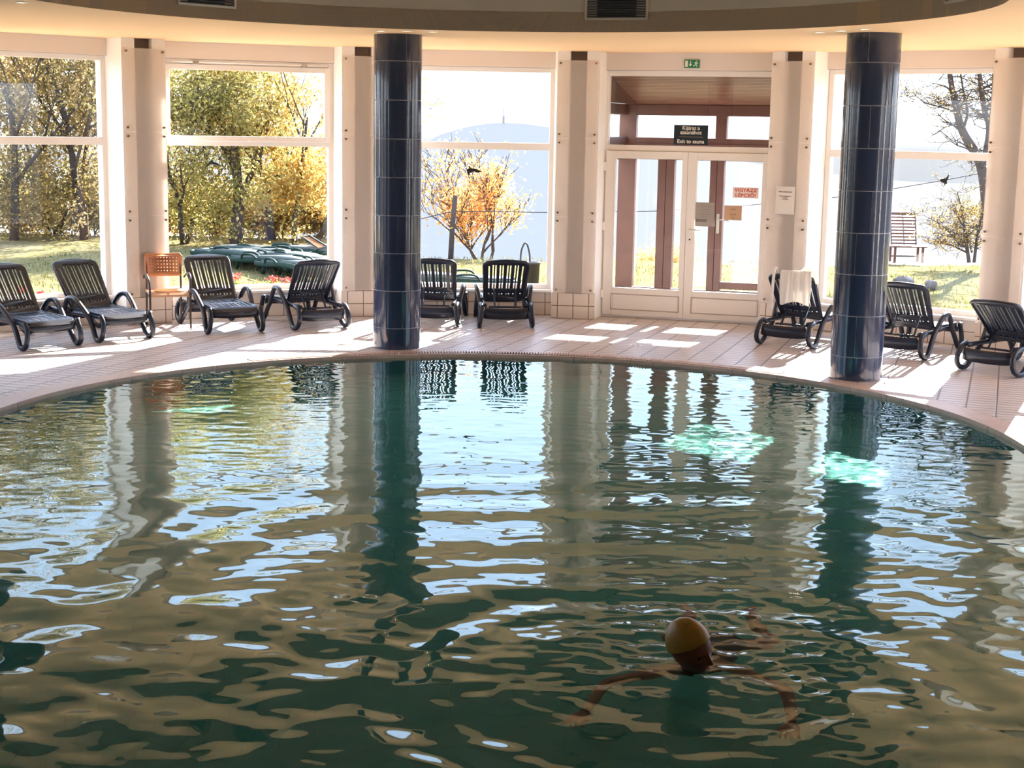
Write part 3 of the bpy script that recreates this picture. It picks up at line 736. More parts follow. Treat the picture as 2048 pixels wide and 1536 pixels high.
plate('tan_notice', fr, 0.500, 0.722, 1.302, 1.484, WN2 - 0.036, 0.002, M_tansign, 'small tan notice with faint brown writing beside the grey door paper', 'sign',
      [('szauna', 0.026, 0.0, 1.440, M_ink, 1.0, 1.0, 0.0, 1.0), ('öltözők', 0.026, 0, 1.372, M_ink, 1.0, 1.0, 0.0, 1.0), ('¬', 0.07, 0, 1.332, M_ink, 1.0, 1.0, 0.0, 1.0)])
dpap = plate('door_paper', fr, 0.136, 0.372, 1.212, 1.512, WN2 - 0.036, 0.0015, mat('grey_paper', (0.36, 0.33, 0.30), 0.8), 'grey looking paper sheet taped on the right door leaf, seen from behind', 'paper',
      [])
ex = plate('exit_sign', fr, -0.065, 0.125, 3.165, 3.265, WN2 - 0.052, 0.02, M_exitg, 'green exit sign with arrow and running figure above the door', 'exit sign')
W_ = mat('sign_white', (0.80, 0.85, 0.78), 0.5)
def flat(name, pts, parent, m, y=-0.0215):
    k = len(pts); P = [(x, y, z) for x, z in pts] + [(x, y + 0.002, z) for x, z in pts]
    return mesh_obj(name, P, [tuple(range(k)), tuple(range(2 * k - 1, k - 1, -1))] + [(i, (i + 1) % k, k + (i + 1) % k, k + i) for i in range(k)], m, parent, local=True)
flat('divider_line', [(-0.15, 0.096), (0.15, 0.096), (0.15, 0.099), (-0.15, 0.099)], sxs, M_tansign, -0.0075)
M_fink = mat('faint_ink', (0.20, 0.18, 0.165), 0.8)
for k, (a_, b_) in enumerate(((-0.05, 0.09), (-0.03, 0.06), (-0.05, 0.08), (-0.06, 0.07), (-0.05, 0.05))):
    flat('written_line', [(a_, 0.245 - 0.032 * k), (b_, 0.245 - 0.032 * k), (b_, 0.249 - 0.032 * k), (a_, 0.249 - 0.032 * k)], dpap, M_fink, -0.0030)
flat('printed_block', [(-0.11, 0.055), (0.03, 0.055), (0.03, 0.092), (-0.11, 0.092)], dpap, M_fink, -0.0030)
flat('doorway_symbol', [(-0.085, 0.012), (-0.050, 0.012), (-0.050, 0.088), (-0.085, 0.088)], ex, W_)
flat('arrow_symbol', [(-0.022, 0.085), (-0.014, 0.085), (-0.014, 0.040), (-0.002, 0.052), (0.0, 0.044), (-0.018, 0.018), (-0.036, 0.044), (-0.034, 0.052), (-0.022, 0.040)], ex, W_)
flat('runner_symbol', [(0.030, 0.060), (0.040, 0.072), (0.058, 0.070), (0.066, 0.058), (0.080, 0.060), (0.080, 0.052), (0.064, 0.050), (0.058, 0.056), (0.054, 0.046), (0.068, 0.036), (0.066, 0.014), (0.058, 0.014), (0.058, 0.032), (0.046, 0.038), (0.036, 0.022), (0.016, 0.022), (0.016, 0.030), (0.032, 0.030), (0.042, 0.050), (0.044, 0.062), (0.036, 0.056)], ex, W_)
flat('runner_head', [(0.062 + 0.008 * math.cos(a), 0.082 + 0.008 * math.sin(a)) for a in np.linspace(0, 2 * PI, 12, endpoint=False)], ex, W_)
_, fr7, er7, et7, c7, _ = PIER[7]
plate('pier_notice', fr7, -0.135, 0.105, 1.42, 1.755, -0.038, 0.002, M_paper, 'white paper notice on the acrylic cover right of the door', 'paper',
      [('Nyitott szaunaprogram', 0.022, 0.0, 1.690, M_ink, 1.0, 1.0, 0.0008, 0.8), ('Kérjük figyeljenek a', 0.019, 0, 1.638, M_ink, 1.0, 1.0, 0.0004, 1.0), ('csúszós', 0.019, 0, 1.620, M_ink, 1.0, 1.0, 0.0004, 1.0), ('burkolatra', 0.019, 0, 1.602, M_ink, 1.0, 1.0, 0.0004, 1.0)])
# depth plate set in the deck
qa = px(1266, 691, 0.0)
r = empty('depth_marker', (qa.x + 0.03, qa.y, 0), -R_(18), label='small white depth marker tile set in the deck in front of the door', cat='marker')
g = MB(); g.box(-0.075, 0.075, -0.045, 0.045, 0.0005, 0.004); g.build('tile', M_pvc, r, local=True)
v, f = text_mesh('1,3', 0.08, 1.0, 1.0, 0.001); mesh_obj('lettering', [(x, y - 0.005, 0.0045 + z) for x, y, z in v], f, M_ink, r, local=True)

# bird silhouettes stuck on the panes
def decal(i, uc, zc, s_, shape, label):
    M_, u_, n_ = bay(i)
    b = (M_[0] + u_[0] * uc + n_[0] * (WN + 0.033), M_[1] + u_[1] * uc + n_[1] * (WN + 0.033), zc)
    o = empty('bird_sticker', b, math.atan2(u_[1], u_[0]), label=label, cat='sticker', group='black bird silhouettes on the window panes')
    flat('silhouette', [(x * s_, z * s_) for x, z in shape], o, M_black, 0.0)
SH_A = [(-1.0, -0.75), (-0.55, -0.05), (-0.2, 0.25), (0.0, 0.55), (0.15, 0.2), (0.6, 0.1), (0.95, -0.25), (0.45, -0.15), (0.1, -0.1), (-0.15, 0.0), (-0.5, -0.35)]
SH_B = [(-1.0, 0.05), (-0.6, -0.9), (-0.55, -0.35), (0.0, -0.15), (0.5, -0.3), (1.0, -0.1), (0.6, 0.1), (0.1, 0.25), (-0.4, 0.3), (-0.55, 0.6), (-0.75, 0.45), (-0.62, 0.3)]
SH_C = [(-0.9, 0.15), (-0.3, 0.3), (0.1, 0.35), (0.6, 1.0), (0.55, 0.3), (0.3, -0.1), (0.4, -0.6), (0.15, -0.5), (0.0, -0.9), (-0.15, -0.4), (-0.6, -0.3)]
# bay 4 : pixel (424,327) and (555,352); bay 5 : (948,341); bay 7 : (1890,360)
def bayhit(i, x, y, d):
    M_, u_, n_ = bay(i); v = _f + _r2 * ((x - 1024) / CAM_F) - _u2 * ((y - 768) / CAM_F)
    o_ = M_ + n_ * d; vx = np.array([v[0], v[1]]); t = (o_ @ n_) / (vx @ n_); P = vx * t
    return float((P - o_) @ u_), CAM_H + v[2] * t
for i, x, y, s_, sh, l in ((4, 424, 327, 0.105, SH_A, 'larger black bird silhouette on the second window pane'), (4, 555, 352, 0.055, [(-x, z) for x, z in SH_A], 'smaller black bird silhouette on the second window pane'),
                           (5, 948, 341, 0.10, SH_B, 'black bird silhouette above the orange tree'), (7, 1890, 361, 0.072, SH_C, 'dark bird silhouette on the right window beside bare branches')):
    uu, zz = bayhit(i, x, y, WN + 0.033); decal(i, uu, zz, s_, sh, l)

# ------------------------------------------------------------------ plastic loungers
def rounded_quad(w0, w1, L, r, n=6, bow=0.0):
    """trapezoid outline: width w0 at y=0, w1 at y=L, corner radius r at y=L; bow = outward bulge of the end"""
    pts = [(-w0 / 2, 0), (w0 / 2, 0)]
    for k in range(n + 1):
        a = PI / 2 * k / n; pts.append((w1 / 2 - r + r * math.cos(a), L - r + r * math.sin(a)))
    for k in range(1, 6):
        t = k / 6; pts.append((w1 / 2 - r - (w1 - 2 * r) * t, L + bow * math.sin(PI * t)))
    for k in range(n + 1):
        a = PI / 2 + PI / 2 * k / n; pts.append((-w1 / 2 + r + r * math.cos(a), L - r + r * math.sin(a)))
    return pts
def slot(x, y0, y1, w_, x1=None):
    x1 = x if x1 is None else x1
    return [(x - w_ / 2, y0), (x1 - w_ / 2, y1), (x1 + w_ / 2, y1), (x + w_ / 2, y0)]
def make_lounger(name, label, pl, back_deg=48, back_len=0.66, simple=False):
    """x = towards the foot end, origin midway between the floor contacts"""
    T = empty(name, (0, 0, 0), 0, label=label, cat='sun lounger')
    side = bez([(0.60, 0.300), (0.655, 0.20), (0.655, 0.09), (0.60, 0.030), (0.52, 0.045), (0.42, 0.18), (0.27, 0.33), (0.13, 0.435), (0.03, 0.452), (-0.06, 0.42), (-0.16, 0.31), (-0.30, 0.17), (-0.44, 0.045),
                (-0.54, 0.030), (-0.63, 0.075), (-0.655, 0.16), (-0.60, 0.25), (-0.50, 0.285)], 5)
    for s_ in (-1, 1):
        g = MB(); P = []
        for x, z in side:
            P.append((x, s_ * (0.300 + 0.035 * max(0, (z - 0.25)) / 0.2 + 0.02 * max(0, 0.25 - z) / 0.2), z))
        g.tube(P, 0.02, 10, ell=(0.027, 0.024), up=(0, 1, 0)); g.build('side_leg', pl, T, smooth=True, local=True)
    # seat: slatted shell
    L = 1.25; W = 0.56
    seat = rounded_quad(0.52, W, L / 2, 0.07, 5, 0.035)
    out = [(-0.26, -0.085), (0.26, -0.085)] + seat[2:]
    holes = []
    xs = [-0.195, -0.145, -0.115, -0.065, -0.035, 0.015, 0.045, 0.095, 0.125, 0.18]
    xs = [(-0.5 + (k + 0.5) / 10) * 0.47 for k in range(10)]
    xs = [x + (0.006 if k % 2 else -0.006) for k, x in enumerate(xs)]
    for y0, y1 in ((-0.03, 0.24), (0.30, 0.555)):
        for x in xs: holes.append(slot(x, y0, y1, 0.013)[::-1])
    v, f = curve_mesh([out] + holes, 0.010, 0.004, 1)
    # map: curve x -> -y, curve y -> x ; droop at the ends, dish across
    def seatz(x, y):
        return 0.302 + 0.012 * (abs(y) / 0.28) ** 2 - 0.05 * max(0, (x - 0.46)) / 0.17 * max(0, (x - 0.46)) / 0.17 - 0.03 * max(0, (-x - 0.50)) / 0.12
    vv_ = [(y, -x, seatz(y, x) + z) for x, y, z in v]
    mesh_obj('seat', vv_, f, pl, T, local=True)
    # skirts under the seat edge
    g = MB()
    for s_ in (-1, 1):
        g.tube([(x, s_ * (0.262 if abs(x) < .5 else 0.25), 0.272) for x in np.linspace(-0.56, 0.56, 9)], 0.02, 6, ell=(0.014, 0.026), up=(0, 1, 0))
    for sx_, zz, hh in ((0.615, 0.240, 0.040), (-0.60, 0.195, 0.068)):
        g.tube([(sx_ + 0.03 * math.cos(t * PI / 2) * (1 if sx_ > 0 else -1), 0.27 * math.sin(t * PI / 2), zz - 0.018 * math.cos(t * PI / 2)) for t in np.linspace(-1, 1, 11)], 0.02, 6, ell=(hh, 0.011), up=(0, 0, 1))
    g.build('under_frame', pl, T, smooth=True, local=True)
    # backrest
    bl = back_len
    out = rounded_quad(0.50, 0.555, bl, 0.085, 6, 0.03)
    out = [(-0.245, 0.0), (0.245, 0.0)] + out[2:]
    holes = []
    for k, x in enumerate([-0.195, -0.139, -0.107, -0.052, -0.020, 0.034, 0.066, 0.117, 0.149, 0.195]):
        top = bl - (0.085 if abs(x) > 0.17 else 0.062); holes.append(slot(x, 0.17, top, 0.0165, x * 1.06)[::-1])
        holes.append(slot(x, 0.085, 0.115, 0.0165)[::-1])
    v, f = curve_mesh([out] + holes, 0.009, 0.005, 1)
    e = R_(back_deg); hx, hz = -0.07, 0.30
    def bmap(a, t_, d_):   # a across, t_ up along the back, d_ towards the sitter
        d_ = d_ + 0.035 * (1 - (a / 0.28) ** 2) * -1 * 0.5 + 0.02 * math.sin(PI * t_ / bl)
        return (hx - t_ * math.cos(e) + d_ * math.sin(e), a, hz + t_ * math.sin(e) + d_ * math.cos(e))
    B = mesh_obj('backrest', [bmap(x, y, z) for x, y, z in v], f, pl, T, local=True)
    g = MB(); rim_ = [p for p in out]
    rim_ = [(x * 0.985, y * 0.985 + 0.004) for x, y in rim_[1:]] + [(rim_[0][0] * 0.985, 0.004)]
    g.tube([bmap(x, y, -0.008) for x, y in rim_], 0.02, 8, ell=(0.014, 0.022), up=None) if False else g.tube([bmap(x, y, -0.010) for x, y in rim_], 0.0175, 8)
    g.build('rim', pl, B, smooth=True, local=True)
    # supporting stay and hinge blocks
    g = MB()
    for s_ in (-1, 1):
        g.tube([bmap(s_ * 0.13, 0.20, -0.03), (-0.36, s_ * 0.13, 0.245), (-0.40, s_ * 0.13, 0.235)], 0.012, 6)
    g.tube([(-0.38, -0.20, 0.235), (-0.38, 0.20, 0.235)], 0.013, 6)
    if not simple:
        for s_ in (-1, 1):
            h_ = MB(); h_.tube([(hx - 0.02, s_ * 0.235, 0.292), (hx - 0.02, s_ * 0.31, 0.31)], 0.026, 8); h_.build('hinge_block', pl, T, smooth=True, local=True)
    g.tube([bmap(-0.13, 0.20, -0.03), bmap(0.13, 0.20, -0.03)], 0.011, 6)
    g.build('back_stay', pl, T, smooth=True, local=True)
    return T
def place(o, x, y, rz): o.location = (x, y, 0); o.rotation_euler = (0, 0, rz)
def from_contacts(rear, front):
    r = np.array(rear); f_ = np.array(front); c = (r + f_) / 2; d = f_ - r; return c[0], c[1], math.atan2(d[1], d[0])
protos = {}
def lounger(key, deg, label, x, y, rz, grp='dark plastic loungers on the pool deck'):
    if deg not in protos:
        T = make_lounger('sun_lounger', label, M_plastic, deg); protos[deg] = T
        place(T, x, y, rz)
    else:
        T = dup(protos[deg], (x, y, 0), rz)
    tag(T, label, 'sun lounger', grp); return T
# rear side-middle and front side-middle contacts (between both sides)
def lc(nearF, farF, rz=None, L=1.10):
    a = np.array(nearF); b = np.array(farF); m_ = (a + b) / 2; d = b - a; d /= np.linalg.norm(d); ax = np.array([d[1], -d[0]])   # towards the foot
    c = m_ - ax * (L / 2); return c[0], c[1], math.atan2(ax[1], ax[0])
x, y, rz = -5.33, 16.36, R_(-44); lounger('a', 51, 'dark lounger at the left edge, its backrest cut off by the picture', x, y, rz)
x, y, rz = -4.72, 17.05, R_(-44); lounger('b', 51, 'dark lounger in front of the leftmost window, left of the tan armchair', x, y, rz)
x, y, rz = -3.50, 17.90, R_(-61); lounger('c', 51, 'dark lounger facing the pool right of the tan armchair', x, y, rz)
def lh(h1, h2, L=1.14):   # two head-end contacts, left and right as seen; foot is farther away
    a = np.array(h1); b = np.array(h2); m_ = (a + b) / 2; d = b - a; d /= np.linalg.norm(d); ax = np.array([-d[1], d[0]]); c = m_ + ax * (L / 2); return c[0], c[1], math.atan2(ax[1], ax[0])
x, y, rz = -2.54, 18.31, R_(119); lounger('d', 51, 'dark lounger turned to the window, left of the left navy column', x, y, rz)
x, y, rz = lh((-1.28, 18.26), (-0.70, 18.23)); lounger('e', 51, 'dark lounger half hidden behind the left navy column', x, y, rz)
x, y, rz = lh((-0.38, 18.21), (0.21, 18.25)); lounger('f', 51, 'dark lounger turned to the middle window, left of the door', x, y, rz)
x, y, rz = lh((2.80, 17.20), (3.36, 16.84)); LT = (x, y, rz); lounger('g', 51, 'dark lounger with a white robe over its back, right of the door', x, y, rz)
x, y, rz = lh((3.90, 16.48), (4.40, 16.13)); lounger('h', 51, 'dark lounger just right of the right navy column', x, y, rz)
x, y, rz = lh((4.66, 15.52), (5.06, 15.09)); lounger('i', 43, 'dark lounger at the right edge with a low reclined back', x, y, rz)

# ------------------------------------------------------------------ robe with belt over the back of lounger g
def cloth_on_back():
    x, y, rz = LT
    r = empty('white_robe', (x, y, 0.3), rz, label='white towelling robe draped over the back of the lounger beside the door', cat='robe')
    e = R_(51); hx, hz, bl = -0.07, 0.0, 0.66
    top = (hx - bl * math.cos(e), hz + bl * math.sin(e) + 0.04)
    def P(a, s_, wv=0.0):
        # s_ < 0 hangs behind (pool side), s_ > 0 lies on the seat side
        if s_ <= 0:
            d_ = -s_; return (top[0] - 0.032 - 0.02 * min(1, d_ * 8) - wv, a, top[1] + 0.012 - max(0, d_ - 0.03) * 1.0)
        return (top[0] - 0.02 + s_ * math.cos(e) + 0.045, a, top[1] + 0.02 - s_ * math.sin(e) * 0.95)
    V = []; F = []; na, ns = 26, 22
    for j in range(ns + 1):
        s_ = -0.40 + 0.58 * j / ns
        for i in range(na + 1):
            a = -0.265 + 0.36 * i / na      # local y: negative is right-hand seen from the pool
            a2 = a + 0.01 * math.sin(9 * s_ + i * 0.6) + (0.03 * max(0, -s_ - 0.2) if i < 4 else 0)
            wv = 0.010 * math.sin(a * 60 + 1.0) * min(1, max(0, -s_) * 4) + 0.006 * math.sin(a * 110) + 0.012
            q = P(a2, s_ * (1.0 + 0.06 * math.sin(a * 16)), wv)
            V.append(q)
    for j in range(ns):
        for i in range(na): F.append((j * (na + 1) + i, j * (na + 1) + i + 1, (j + 1) * (na + 1) + i + 1, (j + 1) * (na + 1) + i))
    o = mesh_obj('cloth', V, F, M_towel, r, smooth=True, local=True)
    md = o.modifiers.new('thick', 'SOLIDIFY'); md.thickness = 0.012; md.offset = 0
    md = o.modifiers.new('sub', 'SUBSURF'); md.levels = 1; md.render_levels = 1
    # bunched collar at the right top corner
    g = MB(); g.tube(bez([P(-0.12, 0.02), (top[0] + 0.0, -0.20, top[1] + 0.035), (top[0] + 0.02, -0.27, top[1] + 0.0), (top[0] + 0.03, -0.295, top[1] - 0.06), (top[0] + 0.06, -0.29, top[1] - 0.12)], 5), [0.02 + 0.014 * math.sin(PI * k / 20) for k in range(21)], 8)
    g.build('collar', M_towel, r, smooth=True, local=True)
    g = MB(); pth = bez([(top[0] + 0.12, 0.19, top[1] - 0.12), (top[0] + 0.03, 0.186, top[1] + 0.012), (top[0] - 0.015, 0.182, top[1] + 0.032), (top[0] - 0.05, 0.180, top[1] - 0.01), (top[0] - 0.062, 0.184, top[1] - 0.15), (top[0] - 0.060, 0.192, top[1] - 0.32), (top[0] - 0.058, 0.198, top[1] - 0.455)], 5)
    g.tube(pth, 0.015, 8, ell=(0.017, 0.005), up=(0, 1, 0)); g.build('belt', M_towel, r, smooth=True, local=True)
cloth_on_back()

# ------------------------------------------------------------------ tan armchair
def armchair():
    # legs on the deck at px (290,655) near-left?, built in its own frame: x right, y back
    q_ = px(382, 657); r = empty('armchair', (q_.x - 0.294, q_.y + 0.093, 0), 0.40, label='tan perforated plastic armchair with dark metal frame against the pier', cat='armchair')
    W = 0.235
    for s_ in (-1, 1):
        g = MB(); g.tube(bez([(s_ * 0.235, -0.20, 0.0), (s_ * 0.232, -0.20, 0.30), (s_ * 0.235, -0.20, 0.52), (s_ * 0.245, -0.16, 0.60), (s_ * 0.250, -0.06, 0.635), (s_ * 0.248, 0.08, 0.62), (s_ * 0.235, 0.17, 0.575)], 5), 0.0125, 8)
        g.build('front_leg', M_darkmetal, r, smooth=True, local=True)
        g = MB(); g.tube(bez([(s_ * 0.205, 0.25, 0.0), (s_ * 0.203, 0.215, 0.30), (s_ * 0.20, 0.21, 0.60), (s_ * 0.198, 0.235, 0.80)], 4), 0.0125, 8); g.build('rear_leg', M_darkmetal, r, smooth=True, local=True)
    g = MB()
    for yy in (-0.17, 0.19): g.tube([(-0.22, yy, 0.395), (0.22, yy, 0.395)], 0.011, 8)
    for s_ in (-1, 1): g.tube([(s_ * 0.215, -0.19, 0.395), (s_ * 0.205, 0.20, 0.395)], 0.011, 8)
    g.build('seat_frame', M_darkmetal, r, smooth=True, local=True)
    def holes(nx_, ny_, w_, h_, x0, y0, s_):
        H = []
        for i in range(nx_):
            for j in range(ny_):
                cx = x0 + w_ * i / (nx_ - 1); cy = y0 + h_ * j / (ny_ - 1); H.append([(cx - s_, cy), (cx, cy - s_), (cx + s_, cy), (cx, cy + s_)][::-1])
        return H
    out = [(-0.215, 0.02), (-0.205, 0.0), (0.205, 0.0), (0.215, 0.02), (0.225, 0.24), (0.20, 0.275), (0.0, 0.262), (-0.20, 0.275), (-0.225, 0.24)]
    v, f = curve_mesh([out] + holes(10, 5, 0.315, 0.155, -0.1575, 0.06, 0.0085), 0.006, 0.004, 1)
    mesh_obj('backrest', [(x, 0.20 + 0.05 * (1 - (x / 0.22) ** 2) + z + 0.10 * y, 0.585 + y) for x, y, z in v], f, M_tan, r, local=True)
    out = [(-0.22, -0.21), (0.22, -0.21), (0.235, -0.18), (0.22, 0.20), (0.19, 0.22), (-0.19, 0.22), (-0.22, 0.20), (-0.235, -0.18)]
    v, f = curve_mesh([out] + holes(10, 10, 0.33, 0.33, -0.165, -0.16, 0.008), 0.007, 0.005, 1)
    mesh_obj('seat', [(x, y, 0.425 + z - 0.02 * (1 - (x / 0.22) ** 2) - 0.03 * max(0, -y - 0.15) / 0.05) for x, y, z in v], f, mat('pale_tan_plastic', (0.60, 0.36, 0.22), 0.4), r, local=True)
armchair()

# ------------------------------------------------------------------ outside: lawn, slope, hill
g = MB()
Vx = []; nxg, nyg = 60, 34
xs_ = np.linspace(-22, 22, nxg); ys_ = list(np.linspace(11, 29.0, 24)) + list(np.linspace(29.5, 60, 10))
rs = np.random.RandomState(3)
for yv in ys_:
    for xv in xs_:
        edge = 28.6 + 0.25 * math.sin(xv * 0.9) + (0.10 * xv if xv > 0 else 0.0) * 0.6 + (6 if xv < -2.4 else 0)
        z = -0.06 + 0.02 * math.sin(xv * 1.7 + yv) - max(0, yv - edge) * 0.42 + rs.uniform(-0.01, 0.01)
        Vx.append((xv, yv, z))
Fx = []
for j in range(len(ys_) - 1):
    for i in range(nxg - 1):
        cx_, cy_ = (xs_[i] + xs_[i + 1]) / 2, (ys_[j] + ys_[j + 1]) / 2
        if math.hypot(cx_ - CX, cy_ - CY) < 7.6: continue
        Fx.append((j * nxg + i, j * nxg + i + 1, (j + 1) * nxg + i + 1, (j + 1) * nxg + i))
o = mesh_obj('lawn', Vx, Fx, M_grass, smooth=True); tag(o, 'sunlit yellowing lawn outside the windows', 'lawn', kind='structure')
g = MB(); g.box(-40, 40, -14, 62, -14.2, -14.0); tag(g.build('valley_ground', M_ground), 'ground below the building', 'ground', kind='structure')
M, u, n = bay(6)
# tufts of grass and fallen leaves on the lawn
V = []; F = []
for k in range(9000):
    xx = rs.uniform(-8.5, 9.5); yy = rs.uniform(20.5, 28.8)
    if math.hypot(xx - CX, yy - CY) < 8.2 or (abs((np.array([xx, yy]) - M) @ u) < 1.5 and 0 < (np.array([xx, yy]) - M) @ n < 3.0): continue
    hh = rs.uniform(0.02, 0.06); a = rs.uniform(0, PI); w_ = 0.012; b = len(V)
    V += [(xx - w_ * math.cos(a), yy - w_ * math.sin(a), -0.06), (xx + w_ * math.cos(a), yy + w_ * math.sin(a), -0.06), (xx + rs.uniform(-.02, .02), yy + rs.uniform(-.02, .02), -0.05 + hh)]; F.append((b, b + 1, b + 2))
o = mesh_obj('grass', V, F, leaf_mat('grass_blades', [(0.08, 0.09, 0.02), (0.13, 0.125, 0.035), (0.22, 0.17, 0.08)], 0.8, 0.4)); tag(o, 'short yellow green grass blades and fallen leaves', 'grass', kind='stuff')
# distant hill
Yh = 2600.0
ridge = [(-3000, 345), (-800, 345), (200, 335), (500, 322), (700, 303), (760, 297), (850, 284), (880, 270), (930, 255), (970, 248), (1003, 246), (1040, 247), (1080, 252), (1150, 262), (1300, 290), (1500, 325), (1800, 362), (2100, 366), (2600, 352), (5000, 345)]
V = []; F = []
for k, (a, b) in enumerate(bez([(float(a), float(b)) for a, b in ridge], 6)):
    q = pxd(a, b, Yh); V += [(q.x, Yh, q.z), (q.x * 0.8, Yh * 0.80, -330), (q.x, Yh, q.z), (q.x * 1.3, Yh * 1.3, -260)]
for k in range(len(V) // 4 - 1):
    b = 4 * k; F += [(b + 1, b + 5, b + 4, b), (b + 2, b + 6, b + 7, b + 3)]
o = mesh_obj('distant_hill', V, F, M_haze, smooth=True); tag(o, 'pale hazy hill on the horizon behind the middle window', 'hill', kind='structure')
q = pxd(1007, 247, Yh); g = MB(); s_ = Yh / CAM_F
g.lathe([(4.5 * s_ / 2, q.z - 12), (2.2 * s_, q.z + 10 * s_), (2.6 * s_, q.z + 11 * s_), (2.6 * s_, q.z + 14 * s_), (1.2 * s_, q.z + 15 * s_), (0.8 * s_, q.z + 30 * s_), (0, q.z + 33 * s_)], (0, 0), 10)
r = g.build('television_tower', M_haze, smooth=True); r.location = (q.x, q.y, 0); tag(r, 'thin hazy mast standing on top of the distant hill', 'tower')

# ------------------------------------------------------------------ trees
def tree(name, label, group, base, height, seed, spread=0.55, levels=4, trunk=0.11, lean=(0, 0), leaves=6000, leaf=0.05, lm=None, crown=None, bare=0.0, stems=1, first=0.35, twig_r=0.004, flen=0.42):
    rs = random.Random(seed); tips = []; g = MB()
    def grow(p, d, L, r, lv):
        n = 5 if lv < 3 else 3; pts = [p.copy()]; rad = [r]; q = p.copy(); dd = d.copy()
        for k in range(n):
            dd = (dd + Vector((rs.gauss(0, 0.13), rs.gauss(0, 0.13), rs.gauss(0.03, 0.09)))).normalized()
            q = q + dd * (L / n); pts.append(q.copy()); rad.append(max(twig_r, r * (1 - 0.62 * (k + 1) / n)))
            if lv >= 1: tips.append((q.copy(), lv))
        g.tube(pts, rad, 6 if lv < 2 else 4)
        if lv >= levels: return
        nb = rs.randint(3, 5) if lv < 2 else rs.randint(2, 4)
        for b in range(nb):
            t_ = first + (1 - first) * (b + rs.random() * 0.8) / nb if lv == 0 else rs.uniform(0.3, 1.0)
            k = min(n - 1, int(t_ * n)); st = pts[k].lerp(pts[k + 1], t_ * n - k if t_ * n - k <= 1 else 1)
            az = rs.uniform(0, 2 * PI); sp = spread * rs.uniform(0.7, 1.35)
            side = Vector((math.cos(az), math.sin(az), 0)); nd = (dd * math.cos(sp) + side * math.sin(sp) + Vector((0, 0, 0.12))).normalized()
            grow(st, nd, L * rs.uniform(0.5, 0.78), max(twig_r, rad[k] * rs.uniform(0.45, 0.7)), lv + 1)
    B = Vector(base)
    for s_ in range(stems):
        az = rs.uniform(0, 2 * PI); off = Vector((math.cos(az), math.sin(az), 0)) * (0.25 if stems > 1 else 0)
        d0 = Vector((lean[0] + (off.x * 1.6 if stems > 1 else 0), lean[1] + off.y * (1.6 if stems > 1 else 0), 1)).normalized()
        grow(B + off * 0.3, d0, height * flen * rs.uniform(0.85, 1.1), trunk * (1 if stems == 1 else 0.6), 0)
    T = empty(name, base, 0, label=label, cat='tree', group=group)
    g.build('trunk', M_bark, T, smooth=True)
    if leaves:
        nr = np.random.RandomState(seed)
        tp = [t_ for t_ in tips if t_[1] >= min(2, levels - 1)]
        ctr = np.array([tp[i][0][:] for i in nr.randint(0, len(tp), leaves)]) + nr.normal(0, 0.13 if leaf < 0.07 else 0.22, (leaves, 3))
        if crown is not None:  # extra scatter in an ellipsoid (cx, cy, cz, rx, ry, rz, count)
            for (ex, ey, ez, rx, ry, rz_, cnt) in crown:
                nc = max(1, cnt // 60); cl = nr.normal(0, 0.5, (nc, 3)) * [rx, ry, rz_] + [ex, ey, ez]
                ctr = np.vstack([ctr, cl[nr.randint(0, nc, cnt)] + nr.normal(0, 0.15, (cnt, 3))])
        m_ = len(ctr); a = nr.normal(0, 1, (m_, 3)); a /= np.linalg.norm(a, axis=1)[:, None]; b = np.cross(a, nr.normal(0, 1, (m_, 3))); b /= np.linalg.norm(b, axis=1)[:, None]
        sz = leaf * nr.uniform(0.6, 1.4, (m_, 1)); cc = np.cross(a, b) * sz * 0.15
        V = np.stack([ctr - a * sz, ctr + b * sz * 0.5 + cc, ctr + a * sz, ctr - b * sz * 0.5 + cc], 1).reshape(-1, 3)
        F = np.arange(m_ * 4).reshape(-1, 4)
        mesh_obj('foliage', V, F.tolist(), lm, T)
    return T
L_green = leaf_mat('leaves_yellow_green', [(0.10, 0.10, 0.03), (0.30, 0.27, 0.07), (0.52, 0.42, 0.14), (0.66, 0.52, 0.24)], 0.9)
L_olive = leaf_mat('leaves_olive_ochre', [(0.06, 0.06, 0.025), (0.22, 0.17, 0.06), (0.45, 0.31, 0.12), (0.62, 0.44, 0.22)], 1.1)
L_orange = leaf_mat('leaves_orange', [(0.55, 0.20, 0.05), (0.72, 0.32, 0.08), (0.80, 0.45, 0.14), (0.75, 0.55, 0.20)], 1.5)
L_ochre = leaf_mat('leaves_ochre', [(0.30, 0.20, 0.05), (0.60, 0.40, 0.10), (0.75, 0.50, 0.18)], 1.4)
GT = 'autumn trees behind the left windows'
def ell(xa, ya, D, xb=None, h=None): q = pxd(xa, ya, D); return q
trees_l = [
    # x px, distance, height, seed, leaves, mat, label
    (30, 31.0, 6.2, 1, L_olive, 'dark leafy tree at the left edge of the leftmost window'),
    (105, 33.0, 6.6, 2, L_green, 'slanting double trunked tree in the leftmost window'),
    (170, 31.5, 6.3, 5, L_olive, 'dense ochre tree at the right side of the leftmost window'),
    (-90, 32.0, 4.8, 6, L_green, 'leafy tree beyond the left edge'),
    (370, 31.0, 4.8, 8, L_green, 'yellow green tree with forking branches at the left of the second window'),
    (470, 30.5, 4.7, 9, L_green, 'stout trunked tree behind the pile of green loungers'),
    (545, 32.5, 4.0, 12, L_ochre, 'ochre leaved tree in the middle of the second window'),
    (250, 34.0, 4.9, 14, L_olive, 'olive tree hidden mostly behind the pier'),
]
